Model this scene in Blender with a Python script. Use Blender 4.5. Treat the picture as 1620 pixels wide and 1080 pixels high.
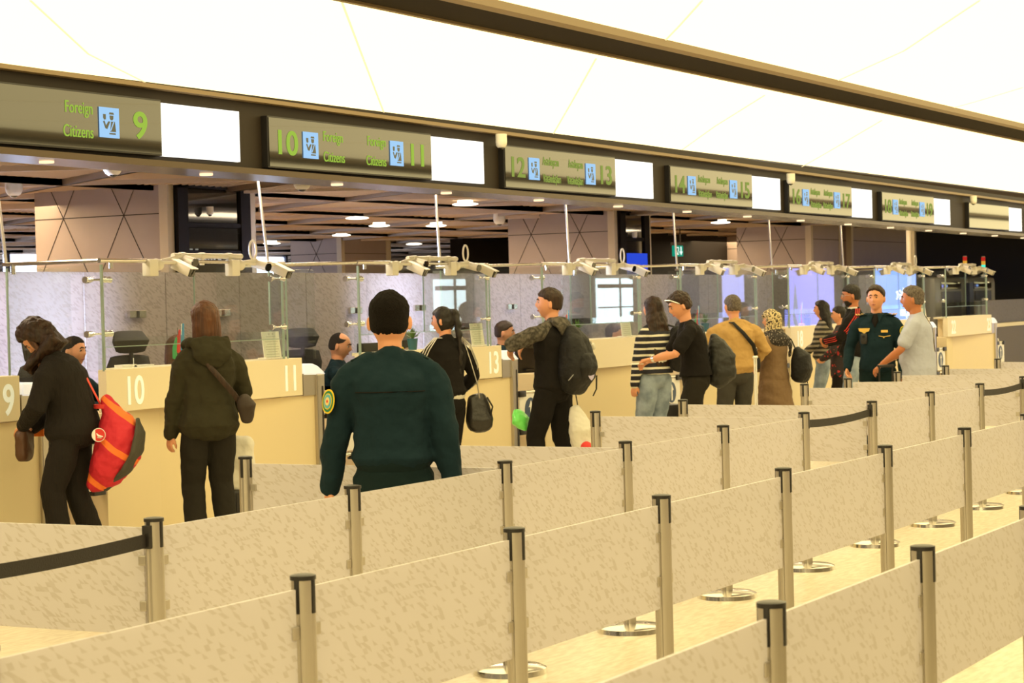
import bpy, bmesh, math, random
from mathutils import Vector, Matrix, Euler, noise
random.seed(7)
for o in list(bpy.data.objects): bpy.data.objects.remove(o)
S = bpy.context.scene
COL = S.collection

# ------------------------------------------------------------------ camera
W, HP = 1620, 1080
FPX, YAW, PIT, ROL, CH = 3296.1, .50338, .0185627, -.0261458, 1.7415
fw = Vector((math.cos(PIT)*math.cos(YAW), math.cos(PIT)*math.sin(YAW), -math.sin(PIT)))
rt = fw.cross(Vector((0, 0, 1))).normalized(); up = rt.cross(fw)
r2 = rt*math.cos(ROL)+up*math.sin(ROL); u2 = -rt*math.sin(ROL)+up*math.cos(ROL)
EYE = Vector((0, 0, CH))
cd = bpy.data.cameras.new('camera'); cam = bpy.data.objects.new('camera', cd); COL.objects.link(cam)
cam.matrix_world = Matrix(((r2.x, u2.x, -fw.x, EYE.x), (r2.y, u2.y, -fw.y, EYE.y), (r2.z, u2.z, -fw.z, EYE.z), (0, 0, 0, 1)))
cd.sensor_width = 36; cd.lens = 36*FPX/W; cd.clip_start = .1; cd.clip_end = 300
cd.dof.use_dof = True; cd.dof.focus_distance = 11.5; cd.dof.aperture_fstop = 9
S.camera = cam

# ------------------------------------------------------------------ world, exposure, lights
wd = bpy.data.worlds.new('world'); S.world = wd; wd.use_nodes = True
wd.node_tree.nodes['Background'].inputs[0].default_value = (.9, .75, .5, 1)
wd.node_tree.nodes['Background'].inputs[1].default_value = .25
S.view_settings.view_transform = 'Standard'; S.view_settings.look = 'None'
S.view_settings.gamma = 1; S.view_settings.use_curve_mapping = False
S.view_settings.exposure = 0.0
CEIL_E = (1.0, .81, .385); CEIL_S = 2.55
WIN_E = (.62, .72, 1.0)
BACK_W = 210

def area(name, loc, sx, sy, power, color, rot=(0, 0, 0), spread=None):
    l = bpy.data.lights.new(name, 'AREA'); l.shape = 'RECTANGLE'; l.size = sx; l.size_y = sy; l.energy = power; l.color = color
    o = bpy.data.objects.new(name, l); o.location = loc; o.rotation_euler = rot; COL.objects.link(o)
    if spread: l.spread = spread
    return o
# the rows of downlights over the booths
for i in range(9):
    area('booth_downlight', (8.5+3.58*i, 11.3, 3.0), 2.2, .8, BACK_W*.33, (1, .8, .52))
for i in range(4):
    area('hall_downlight', (16+9*i, 17, 2.95), 5, 3, BACK_W*1.7, (1, .74, .42))

# added bluish lamps close behind the mottled partition make its panes glow
for X_, w_, e_ in ((14.3, 1.2, 520), (20.2, 1.1, 620), (23.4, 2.6, 230), (28.5, 2.5, 45)):
    area('partition_backlight', (X_, 13.75, 1.35), w_, 2.0, e_, (.55, .66, 1.0), (-math.pi/2, 0, 0), 1.3)
# ------------------------------------------------------------------ pixel helpers (image plane point -> point on a plane of the place)
def ray(x, y): return fw*FPX+r2*(x-W/2)-u2*(y-HP/2)
def gy(x, y, Y):
    d = ray(x, y); return EYE+d*(Y/d.y)
def gz(x, y, z):
    d = ray(x, y); return EYE+d*((z-CH)/d.z)
def gk(x, y, k):
    d = ray(x, y); return EYE+d*(1/k)*(FPX/FPX)   # depth f/k along the view
def hor(x):                                        # image row of the horizon at column x
    return HP/2+(fw.z*FPX+r2.z*(x-W/2))/u2.z

# ------------------------------------------------------------------ materials
def lin(c):
    f = lambda v: v/12.92 if v <= .04045 else ((v+.055)/1.055)**2.4
    return tuple(f(v/255) for v in c)
def M(name, col, rough=.6, metal=0, bump=None, spec=.5, emit=None, es=1, var=None, coat=0, trans=0, alpha=None, sheen=0):
    m = bpy.data.materials.new(name); m.use_nodes = True; nt = m.node_tree; b = nt.nodes['Principled BSDF']
    b.inputs['Base Color'].default_value = (*col, 1); b.inputs['Roughness'].default_value = rough
    b.inputs['Metallic'].default_value = metal; b.inputs['Specular IOR Level'].default_value = spec
    b.inputs['Coat Weight'].default_value = coat; b.inputs['Transmission Weight'].default_value = trans
    if sheen: b.inputs['Sheen Weight'].default_value = sheen
    if alpha is not None: b.inputs['Alpha'].default_value = alpha
    if emit: b.inputs['Emission Color'].default_value = (*emit, 1); b.inputs['Emission Strength'].default_value = es
    N = nt.nodes; L = nt.links
    if bump or var:
        tc = N.new('ShaderNodeTexCoord')
    if bump:
        n = N.new('ShaderNodeTexNoise'); n.inputs['Scale'].default_value = bump[0]; n.inputs['Detail'].default_value = 4
        if len(bump) > 2:
            mp = N.new('ShaderNodeMapping'); mp.inputs['Scale'].default_value = bump[2]
            L.new(tc.outputs['Object'], mp.inputs[0]); L.new(mp.outputs[0], n.inputs['Vector'])
        else: L.new(tc.outputs['Object'], n.inputs['Vector'])
        bp = N.new('ShaderNodeBump'); bp.inputs['Strength'].default_value = bump[1]; bp.inputs['Distance'].default_value = .02
        L.new(n.outputs['Fac'], bp.inputs['Height']); L.new(bp.outputs[0], b.inputs['Normal'])
    if var:      # (scale, other colour, [stretch])
        n = N.new('ShaderNodeTexNoise'); n.inputs['Scale'].default_value = var[0]; n.inputs['Detail'].default_value = 5
        if len(var) > 2:
            mp = N.new('ShaderNodeMapping'); mp.inputs['Scale'].default_value = var[2]
            L.new(tc.outputs['Object'], mp.inputs[0]); L.new(mp.outputs[0], n.inputs['Vector'])
        else: L.new(tc.outputs['Object'], n.inputs['Vector'])
        r = N.new('ShaderNodeValToRGB'); r.color_ramp.elements[0].position = .38; r.color_ramp.elements[1].position = .62
        r.color_ramp.elements[0].color = (*col, 1); r.color_ramp.elements[1].color = (*var[1], 1)
        L.new(n.outputs['Fac'], r.inputs[0]); L.new(r.outputs[0], b.inputs['Base Color'])
    return m
def EM(name, col, s):
    m = bpy.data.materials.new(name); m.use_nodes = True; nt = m.node_tree; nt.nodes.clear()
    e = nt.nodes.new('ShaderNodeEmission'); e.inputs[0].default_value = (*col, 1); e.inputs[1].default_value = s
    o = nt.nodes.new('ShaderNodeOutputMaterial'); nt.links.new(e.outputs[0], o.inputs[0]); return m

def mathn(nt, op, a, b=None, c=None):
    n = nt.nodes.new('ShaderNodeMath'); n.operation = op
    for i, v in enumerate((a, b, c)):
        if v is None: continue
        if isinstance(v, (int, float)): n.inputs[i].default_value = v
        else: nt.links.new(v, n.inputs[i])
    return n.outputs[0]

def tri_mask(nt, cell, thr, plane='xz'):
    """scattered small triangles: 1 where a printed triangle lies"""
    N, L = nt.nodes, nt.links
    tc = N.new('ShaderNodeTexCoord'); sp = N.new('ShaderNodeSeparateXYZ')
    L.new(tc.outputs['Object'], sp.inputs[0])
    a = sp.outputs[0] if plane[0] == 'x' else sp.outputs[1]
    b = sp.outputs[2] if plane[1] == 'z' else sp.outputs[1]
    v = mathn(nt, 'DIVIDE', b, cell*.87)
    u = mathn(nt, 'ADD', mathn(nt, 'DIVIDE', a, cell), mathn(nt, 'MULTIPLY', v, .5))
    fu = mathn(nt, 'FLOOR', u); fv = mathn(nt, 'FLOOR', v)
    t = mathn(nt, 'GREATER_THAN', mathn(nt, 'ADD', mathn(nt, 'FRACT', u), mathn(nt, 'FRACT', v)), 1.0)
    cb = N.new('ShaderNodeCombineXYZ'); L.new(fu, cb.inputs[0]); L.new(fv, cb.inputs[1]); L.new(t, cb.inputs[2])
    w = N.new('ShaderNodeTexWhiteNoise'); w.noise_dimensions = '3D'; L.new(cb.outputs[0], w.inputs['Vector'])
    return mathn(nt, 'MULTIPLY', mathn(nt, 'LESS_THAN', w.outputs['Value'], thr), mathn(nt, 'ADD', mathn(nt, 'MULTIPLY', w.outputs['Value'], 1.5), .65))

def frosted(name, c1, c2, cell, thr, see=.06, transl=.45, plane='xz', rough=.35, clear=0):
    m = bpy.data.materials.new(name); m.use_nodes = True; nt = m.node_tree; N, L = nt.nodes, nt.links; N.clear()
    k = tri_mask(nt, cell, thr, plane)
    mx = N.new('ShaderNodeMix'); mx.data_type = 'RGBA'; L.new(k, mx.inputs['Factor'])
    mx.inputs['A'].default_value = (*c1, 1); mx.inputs['B'].default_value = (*c2, 1)
    d = N.new('ShaderNodeBsdfDiffuse'); t = N.new('ShaderNodeBsdfTranslucent'); L.new(mx.outputs['Result'], d.inputs[0]); L.new(mx.outputs['Result'], t.inputs[0])
    m1 = N.new('ShaderNodeMixShader'); m1.inputs[0].default_value = transl; L.new(d.outputs[0], m1.inputs[1]); L.new(t.outputs[0], m1.inputs[2])
    g = N.new('ShaderNodeBsdfGlossy'); g.inputs['Roughness'].default_value = rough
    lw = N.new('ShaderNodeLayerWeight'); lw.inputs[0].default_value = .5
    f = mathn(nt, 'ADD', .04, mathn(nt, 'MULTIPLY', mathn(nt, 'POWER', lw.outputs['Facing'], 5.0), .7))
    m2 = N.new('ShaderNodeMixShader'); L.new(f, m2.inputs[0]); L.new(m1.outputs[0], m2.inputs[1]); L.new(g.outputs[0], m2.inputs[2])
    tr = N.new('ShaderNodeBsdfTransparent'); tr.inputs[0].default_value = (.9, .92, .88, 1)
    m3 = N.new('ShaderNodeMixShader'); m3.inputs[0].default_value = see; L.new(m2.outputs[0], m3.inputs[1]); L.new(tr.outputs[0], m3.inputs[2])
    o = N.new('ShaderNodeOutputMaterial'); L.new(m3.outputs[0], o.inputs[0]); return m

def clear_glass(name, tint=(.965, .985, .975), boost=1.0):
    m = bpy.data.materials.new(name); m.use_nodes = True; nt = m.node_tree; N, L = nt.nodes, nt.links; N.clear()
    tr = N.new('ShaderNodeBsdfTransparent'); tr.inputs[0].default_value = (*tint, 1)
    g = N.new('ShaderNodeBsdfGlossy'); g.inputs['Roughness'].default_value = .0
    lw = N.new('ShaderNodeLayerWeight'); lw.inputs[0].default_value = .5
    f = mathn(nt, 'MULTIPLY', mathn(nt, 'ADD', .04, mathn(nt, 'MULTIPLY', mathn(nt, 'POWER', lw.outputs['Facing'], 5.0), .9)), boost)
    m2 = N.new('ShaderNodeMixShader'); L.new(f, m2.inputs[0]); L.new(tr.outputs[0], m2.inputs[1]); L.new(g.outputs[0], m2.inputs[2])
    o = N.new('ShaderNodeOutputMaterial'); L.new(m2.outputs[0], o.inputs[0]); return m

def stripes_z(name, c1, c2, period, duty, phase=0, axis=2, wob=.006, limit=None):
    m = M(name, c1, .85, bump=(90, .25)); nt = m.node_tree; N, L = nt.nodes, nt.links; b = N['Principled BSDF']
    tc = N.new('ShaderNodeTexCoord'); sp = N.new('ShaderNodeSeparateXYZ'); L.new(tc.outputs['Object'], sp.inputs[0])
    nn = N.new('ShaderNodeTexNoise'); nn.inputs['Scale'].default_value = 6; L.new(tc.outputs['Object'], nn.inputs['Vector'])
    z = mathn(nt, 'ADD', sp.outputs[axis], mathn(nt, 'MULTIPLY', nn.outputs['Fac'], wob*2))
    fr = mathn(nt, 'FRACT', mathn(nt, 'ADD', mathn(nt, 'DIVIDE', z, period), phase))
    k = mathn(nt, 'LESS_THAN', fr, duty)
    if limit: k = mathn(nt, 'MULTIPLY', k, mathn(nt, 'MULTIPLY', mathn(nt, 'LESS_THAN', sp.outputs[2], limit[1]), mathn(nt, 'GREATER_THAN', sp.outputs[2], limit[0])))
    mx = N.new('ShaderNodeMix'); mx.data_type = 'RGBA'; L.new(k, mx.inputs['Factor'])
    mx.inputs['A'].default_value = (*c1, 1); mx.inputs['B'].default_value = (*c2, 1); L.new(mx.outputs['Result'], b.inputs['Base Color']); return m

def spots(name, c1, c2, scale, thr, rough=.85, dist='EUCLIDEAN'):
    m = M(name, c1, rough); nt = m.node_tree; N, L = nt.nodes, nt.links; b = N['Principled BSDF']
    tc = N.new('ShaderNodeTexCoord'); n = N.new('ShaderNodeTexNoise'); n.inputs['Scale'].default_value = scale; n.inputs['Detail'].default_value = 1.5
    L.new(tc.outputs['Object'], n.inputs['Vector']); k = mathn(nt, 'GREATER_THAN', n.outputs['Fac'], thr)
    mx = N.new('ShaderNodeMix'); mx.data_type = 'RGBA'; L.new(k, mx.inputs['Factor'])
    mx.inputs['A'].default_value = (*c1, 1); mx.inputs['B'].default_value = (*c2, 1); L.new(mx.outputs['Result'], b.inputs['Base Color']); return m

mt = {}
mt['steel'] = M('brushed_steel', (.55, .51, .45), .36, 1, bump=(300, .05, (1, 1, .02)))
mt['steel_base'] = M('polished_steel', (.75, .72, .66), .16, 1)
mt['chrome'] = M('chrome', (.8, .8, .8), .12, 1)
mt['black'] = M('black_plastic', (.012, .010, .009), .4)
mt['belt'] = M('belt_webbing', (.014, .010, .008), .7, bump=(200, .2))
mt['panel'] = frosted('printed_frosted_panel', (.74, .71, .74), (.63, .59, .58), .021, .22, see=.04)
mt['partition'] = frosted('mottled_partition_glass', (.43, .38, .36), (.34, .30, .28), .034, .30, see=.0, transl=.5, rough=.25)
mt['counter'] = M('cream_counter_laminate', (.78, .66, .42), .42, spec=.35)
mt['counter_up'] = M('cream_number_panel', (.84, .75, .54), .35)
mt['cutnum'] = M('pale_number_acrylic', (.92, .97, .93), .3, emit=(.85, 1, .85), es=.22)
mt['white'] = M('white_plastic', (.82, .81, .78), .4)
mt['housing'] = M('white_camera_housing', (.80, .76, .66), .35)
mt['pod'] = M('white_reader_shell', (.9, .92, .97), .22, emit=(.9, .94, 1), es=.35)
mt['lens'] = M('dark_camera_lens', (.01, .01, .012), .08, coat=1)
mt['glass'] = clear_glass('clear_glass', boost=1.25)
mt['gedge'] = M('glass_edge', (.30, .40, .34), .2, spec=.8)
mt['bronze'] = M('bronze_header', (.028, .020, .013), .55, 0, spec=.2)
mt['bronze2'] = M('bronze_soffit', (.10, .07, .045), .25, .6)
mt['sign'] = M('glossy_display_glass', (.012, .010, .006), .06, coat=.6, spec=.9)
mt['green'] = EM('lime_display_text', lin((172, 208, 78)), .85)
mt['green_dim'] = EM('dim_lime_display_text', lin((180, 200, 95)), .62)
mt['blue_icon'] = EM('pale_blue_display_icon', lin((170, 215, 255)), .95)
mt['dark_icon'] = M('dark_icon', (.05, .06, .07), .3)
mt['glow'] = EM('lit_white_panel', (1, .97, .86), 1.6)
mt['tile'] = M('column_stone', (.34, .265, .225), .45, var=(3, (.32, .25, .215)))
mt['tile2'] = M('cream_column_trim', (.55, .46, .32), .5)
mt['dark'] = M('dark_wall', (.010, .007, .005), .7, spec=.1)
mt['chair'] = M('black_mesh_chair', (.014, .013, .012), .7, bump=(250, .3))
mt['paper'] = M('notice_paper', (.86, .84, .74), .7)
mt['ink'] = M('grey_print', (.60, .57, .48), .8)
mt['arrow_blue'] = M('blue_sign_disc', (.03, .06, .13), .4)
mt['red'] = M('flag_red', lin((205, 50, 45)), .7)
mt['fgreen'] = M('flag_green', lin((60, 160, 95)), .7)
mt['fblue'] = M('flag_blue', lin((75, 150, 200)), .7)
mt['yellow'] = M('yellow_base', lin((230, 195, 40)), .5)
mt['teal'] = M('teal_pot', lin((25, 95, 105)), .4)
mt['leaf'] = M('leaf_green', lin((90, 130, 40)), .6)

# ------------------------------------------------------------------ mesh helpers
def xf(bm, vs, mat):
    if mat is not None: bmesh.ops.transform(bm, matrix=mat, verts=vs)
def box(bm, lo, hi, mat=None, bev=0):
    lo, hi = Vector(lo), Vector(hi); c = (lo+hi)/2; d = hi-lo
    r = bmesh.ops.create_cube(bm, size=1, matrix=Matrix.Translation(c) @ Matrix.Diagonal((d.x, d.y, d.z, 1)))
    vs = r['verts']
    if bev:
        es = list({e for v in vs for e in v.link_edges})
        q = bmesh.ops.bevel(bm, geom=es, offset=bev, segments=2, affect='EDGES', profile=.6); vs = list({v for f in q['faces'] for v in f.verts} | {v for v in vs if v.is_valid})
    xf(bm, [v for v in vs if v.is_valid], mat)
def cyl(bm, p, q, r, r2=None, n=16, cap=True):
    p, q = Vector(p), Vector(q); d = q-p
    m = Matrix.Translation((p+q)/2) @ d.to_track_quat('Z', 'Y').to_matrix().to_4x4()
    bmesh.ops.create_cone(bm, cap_ends=cap, segments=n, radius1=r, radius2=r if r2 is None else r2, depth=d.length, matrix=m)
def sup(bm, c, rad, e1=1., e2=1., mat=None, n=20, m=12):
    """superellipsoid: e<1 boxy, 1 round"""
    f = lambda v, e: math.copysign(abs(v)**e, v)
    rows = []
    for i in range(1, m):
        a = -math.pi/2+math.pi*i/m
        rows.append([bm.verts.new((rad[0]*f(math.cos(a), e1)*f(math.cos(b), e2), rad[1]*f(math.cos(a), e1)*f(math.sin(b), e2), rad[2]*f(math.sin(a), e1)))
                     for b in (2*math.pi*j/n for j in range(n))])
    t = bm.verts.new((0, 0, rad[2])); bo = bm.verts.new((0, 0, -rad[2]))
    for r0, r1 in zip(rows, rows[1:]):
        for j in range(n): bm.faces.new((r0[j], r0[(j+1) % n], r1[(j+1) % n], r1[j]))
    for j in range(n):
        bm.faces.new((rows[-1][j], rows[-1][(j+1) % n], t)); bm.faces.new((bo, rows[0][(j+1) % n], rows[0][j]))
    vs = [v for r in rows for v in r]+[t, bo]
    xf(bm, vs, Matrix.Translation(Vector(c)) @ (mat if mat is not None else Matrix.Identity(4)))
def loft(bm, path, rads, side=(1, 0, 0), n=18, caps=True, e=1.0, rot=None):
    """closed tube through path with elliptical sections; rads = [(r_side, r_other)]"""
    P = [Vector(p) for p in path]; R = [(r, r) if isinstance(r, (int, float)) else r for r in rads]
    if caps:
        d0 = (P[0]-P[1]).normalized(); d1 = (P[-1]-P[-2]).normalized()
        a, b = min(R[0]), min(R[-1])
        P = [P[0]+d0*a*.55, P[0]+d0*a*.35]+P+[P[-1]+d1*b*.35, P[-1]+d1*b*.55]
        R = [(R[0][0]*.45, R[0][1]*.45), (R[0][0]*.8, R[0][1]*.8)]+R+[(R[-1][0]*.8, R[-1][1]*.8), (R[-1][0]*.45, R[-1][1]*.45)]
    rings = []
    for i, p in enumerate(P):
        t = (P[min(i+1, len(P)-1)]-P[max(i-1, 0)]).normalized()
        s = Vector(side); s = s-t*s.dot(t)
        if s.length < 1e-3: s = Vector((0, 1, 0))-t*t.y
        s.normalize(); o = t.cross(s)
        ring = []
        for j in range(n):
            a = 2*math.pi*j/n; ca, sa = math.cos(a), math.sin(a)
            if e != 1: ca = math.copysign(abs(ca)**e, ca); sa = math.copysign(abs(sa)**e, sa)
            ring.append(bm.verts.new(p+s*ca*R[i][0]+o*sa*R[i][1]))
        rings.append(ring)
    for a, b in zip(rings, rings[1:]):
        for j in range(n): bm.faces.new((a[j], a[(j+1) % n], b[(j+1) % n], b[j]))
    bm.faces.new(list(reversed(rings[0]))); bm.faces.new(rings[-1])
def poly(bm, pts, depth, mat):
    """flat outline (x,z) extruded a little in y"""
    a = [bm.verts.new((x, 0, z)) for x, z in pts]; b = [bm.verts.new((x, depth, z)) for x, z in pts]
    bm.faces.new(a); bm.faces.new(list(reversed(b)))
    for i in range(len(a)):
        j = (i+1) % len(a); bm.faces.new((a[j], a[i], b[i], b[j]))
    xf(bm, a+b, mat)
def NB(): return bmesh.new()
def obj(name, bm, mat, parent=None, smooth=True, loc=None, local=False):
    bmesh.ops.recalc_face_normals(bm, faces=bm.faces)
    me = bpy.data.meshes.new(name); bm.to_mesh(me); bm.free()
    if mat: me.materials.append(mat)
    if smooth:
        for p in me.polygons: p.use_smooth = True
        try: me.set_sharp_from_angle(angle=math.radians(38))
        except Exception: pass
    o = bpy.data.objects.new(name, me); COL.objects.link(o)
    if loc is not None:
        o.location = loc
        if not local:
            me.transform(Matrix.Translation(-Vector(loc)))
            if parent is not None: o.location = Vector(loc)-parent.location
    if parent is not None:
        o.parent = parent
    return o
def tag(o, label=None, cat=None, group=None, kind=None):
    if label: o['label'] = label
    if cat: o['category'] = cat
    if group: o['group'] = group
    if kind: o['kind'] = kind
    return o
def thing(name, label, cat, loc=(0, 0, 0), rz=0, group=None):
    o = bpy.data.objects.new(name, None); o.empty_display_size = .1; COL.objects.link(o)
    o.location = loc; o.rotation_euler = (0, 0, rz); tag(o, label, cat, group); return o
def copy_tree(o, parent=None):
    c = o.copy(); COL.objects.link(c)
    if parent is not None: c.parent = parent
    for ch in [x for x in o.children]: copy_tree(ch, c)
    return c
def struct(name, bm, mat, smooth=False): return tag(obj(name, bm, mat, None, smooth), kind='structure')
ORD = ['first', 'second', 'third', 'fourth', 'fifth', 'sixth', 'seventh', 'eighth', 'ninth', 'tenth', 'eleventh', 'twelfth', 'thirteenth', 'fourteenth']
def text(name, s, size, loc, mat, parent, rot=(math.pi/2, 0, 0), align='LEFT', bold=0, ext=.002, sx=1.0):
    c = bpy.data.curves.new(name, 'FONT'); c.body = s; c.size = size; c.align_x = align; c.extrude = ext; c.offset = bold
    t = bpy.data.objects.new(name, c); me = bpy.data.meshes.new_from_object(t); bpy.data.objects.remove(t)
    me.materials.append(mat); o = bpy.data.objects.new(name, me); COL.objects.link(o)
    o.location = loc; o.rotation_euler = rot; o.scale = (sx, 1, 1); o.parent = parent; return o
#SPLIT
# ------------------------------------------------------------------ large structure
YS, YC, PER, X0 = 9.29, 10.40, 3.58, 12.42       # header plane, counter plane, booth period, first booth
fm = M('pale_stone_floor', (.70, .63, .50), .32, var=(9, (.58, .50, .38), (1, 3.5, 1)), spec=.5)
b = NB(); box(b, (-8, -8, -.1), (84, 46, 0)); struct('floor', b, fm)
# luminous stretch ceiling in two fields with a bronze channel between
cm = EM('luminous_ceiling', CEIL_E, CEIL_S)
ZC = 3.36
b = NB(); box(b, (-8, -2.5, ZC), (84, 5.42, ZC+.05)); struct('ceiling', b, cm)
b = NB(); box(b, (-8, 6.0, ZC), (84, YS+.02, ZC+.05)); struct('ceiling', b, cm)
b = NB(); box(b, (-8, 5.50, ZC-.0), (60, 5.90, ZC+.30)); box(b, (-8, 5.5, ZC-.03), (60, 5.90, ZC+.01)); struct('trim_1', b, M('channel_black_brown', (.022, .016, .010), .8, spec=.1))
tanm = M('tan_metal_lip', (.24, .17, .09), .5)
for i, y in enumerate((5.41, 5.90)):
    b = NB(); box(b, (-8, y, ZC-.045), (60, y+(.09 if i == 0 else .035), ZC+.06)); struct('trim_%d' % (2+i), b, tanm)
# hairline seams of the stretch ceiling
seam = M('ceiling_seam', (.85, .75, .45), .6, emit=(1, .86, .5), es=.75)
b = NB()
for a, c, d in (((48, 0), (140, 85), (250, 140)), ((540, 0), (572, 85), (612, 190)), ((943, 92), (905, 160), (868, 224)), ((1111, 0), (1075, 40), (1046, 70)),
                ((1210, 150), (1130, 200), (1066, 246)), ((1550, 0), (1430, 80), (1310, 134)), ((1395, 190), (1310, 240), (1240, 280)), ((1618, 138), (1545, 160), (1480, 178))):
    P = [gz(*q, ZC-.002) for q in (a, c, d)]
    for p, q in zip(P, P[1:]):
        t = (q-p).normalized(); s = Vector((-t.y, t.x, 0))*.006
        vs = [b.verts.new(v) for v in (p-s, p+s, q+s, q-s)]; b.faces.new(vs)
        vs2 = [b.verts.new(v-Vector((0, 0, .004))) for v in (p-s, p+s, q+s, q-s)]; b.faces.new(vs2)
struct('trim_4', b, seam)
# header beam that carries the displays
def hz(X): return 3.315-.0062*(X-11)         # the header's top edge
def prism_x(b, x0, x1, y0, y1, f0, f1):
    vs = []
    for x in (x0, x1):
        for y, f in ((y0, f0), (y1, f0), (y1, f1), (y0, f1)): vs.append(b.verts.new((x, y, f(x))))
    for f in ((0, 1, 2, 3), (7, 6, 5, 4), (0, 4, 5, 1), (1, 5, 6, 2), (2, 6, 7, 3), (3, 7, 4, 0)): b.faces.new([vs[i] for i in f])
b = NB(); prism_x(b, 6, 60, YS, YS+.35, lambda x: hz(x)-.50, lambda x: hz(x)+.10); struct('trim_5', b, mt['bronze'])
b = NB(); prism_x(b, 6, 60, YS-.05, YS+.40, lambda x: hz(x)-.545, lambda x: hz(x)-.50); struct('trim_6', b, mt['bronze2'])
b = NB(); prism_x(b, 6, 60, YS-.07, YS, lambda x: hz(x)+.0, lambda x: hz(x)+.03); struct('trim_7', b, tanm)

# slatted ceiling behind the header: triangular fields of fins turned three ways
sm_a = M('tan_ceiling_fin', (.58, .40, .22), .5, 0, spec=.6)
sm_b = M('pale_ceiling_rail', (.60, .47, .34), .35, .3)
plen = M('brown_plenum', (.17, .115, .065), .8)
b = NB(); box(b, (6, YS+.35, 3.175), (75, 46, 3.4)); struct('ceiling', b, plen)
T = 2.6; Hh = T*.866
bf, br = NB(), NB()
def fin(bm, p, q, z0, z1, w):
    d = (q-p); l = d.length
    if l < .05: return
    n = Vector((-d.y, d.x))/l*w/2
    v = [bm.verts.new((a.x+s*n.x, a.y+s*n.y, z)) for z in (z0, z1) for a, s in ((p, 1), (q, 1), (q, -1), (p, -1))]
    for f in ((3, 2, 1, 0), (0, 1, 5, 4), (1, 2, 6, 5), (2, 3, 7, 6), (3, 0, 4, 7)): bm.faces.new([v[i] for i in f])
for iv in range(-1, 14):
    for iu in range(-9, 30):
        for t in (0, 1):
            if t == 0: tri = [(iu, iv), (iu+1, iv), (iu, iv+1)]
            else: tri = [(iu+1, iv), (iu+1, iv+1), (iu, iv+1)]
            P = [Vector((6+(u+v*.5)*T, YS+.4+v*Hh)) for u, v in tri]
            c = (P[0]+P[1]+P[2])/3
            ang = math.atan2(c.y, c.x)-YAW
            if abs(ang) > .36 or c.y < YS+.75 or c.x > 72 or c.y > 45: continue
            k = (iu*7+iv*3+t*5) % 3; A, B, Cc = P[k], P[(k+1) % 3], P[(k+2) % 3]
            n = 22 if c.length < 28 else 13
            dz = ((iu*5+iv*11+t*3) % 4)*.012
            for i in range(1, n):
                s = i/n; fin(bf, A.lerp(B, s), A.lerp(Cc, s), 3.115-dz, 3.172, .03)
            fin(br, P[0], P[1], 3.05, 3.18, .04); fin(br, P[1], P[2], 3.05, 3.18, .04); fin(br, P[2], P[0], 3.05, 3.18, .04) if t == 0 else None
o = struct('ceiling', bf, sm_a); o = struct('trim_8', br, sm_b)

# far walls of the hall behind, with the daylight windows that light it
wm = M('warm_wall', (.36, .29, .21), .6)
b = NB(); box(b, (6, 45, 0), (75, 45.2, 3.3)); struct('wall_back', b, wm)
b = NB(); box(b, (83.8, -8, 0), (84, 45, 3.4)); struct('wall_right', b, mt['dark'])
b = NB(); box(b, (-8, -8, 0), (84, -7.8, 3.5)); struct('wall_front', b, M('hall_wall', (.35, .30, .22), .6))
wn = EM('daylight_glass', WIN_E, 4.5)
wf = M('window_frame', (.05, .05, .06), .5)
# window wall at the left of the back hall
for i in range(6):
    x0 = 12+5.2*i
    b = NB(); box(b, (x0, 30.0, .35), (x0+4.9, 30.06, 3.02)); w = struct('window_%d' % (i+1), b, wn)
    b = NB()
    for k in range(4): box(b, (x0+k*1.6, 29.94, .3), (x0+k*1.6+.09, 30.04, 3.05))
    box(b, (x0, 29.94, .28), (x0+4.9, 30.04, .36)); box(b, (x0, 29.94, 1.9), (x0+4.9, 30.04, 1.95))
    obj('window_frame', b, wf, w, False)
# daylight windows and advertising screens on the wall behind the photographer, seen mirrored in the booth glass and displays
def mirror_x(x, Y2):                      # X at which the mirrored wall plane is met by pixel column x
    p = gy(x, 470, 1.0); return p.x*Y2
YM = 2*YC+7.75
wn2 = EM('daylight_glass_front', (.75, .93, 1.0), 7.0)
for i, (xa, xb) in enumerate(((688, 737), (945, 1001))):
    x0, x1 = mirror_x(xa, YM), mirror_x(xb, YM)
    z0 = 1.05; z1 = 2.42
    b = NB(); box(b, (x0, -7.79, z0), (x1, -7.74, z1)); w = struct('window_%d' % (7+i), b, wn2)
    b = NB(); xm = x0+(x1-x0)*.62; box(b, (xm-.05, -7.73, z0), (xm+.05, -7.70, z1)); box(b, (x0, -7.73, 2.12), (x1, -7.70, 2.24)); box(b, (x0, -7.73, 1.5), (x1, -7.70, 1.54)); obj('window_frame', b, wf, w, False)

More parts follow.
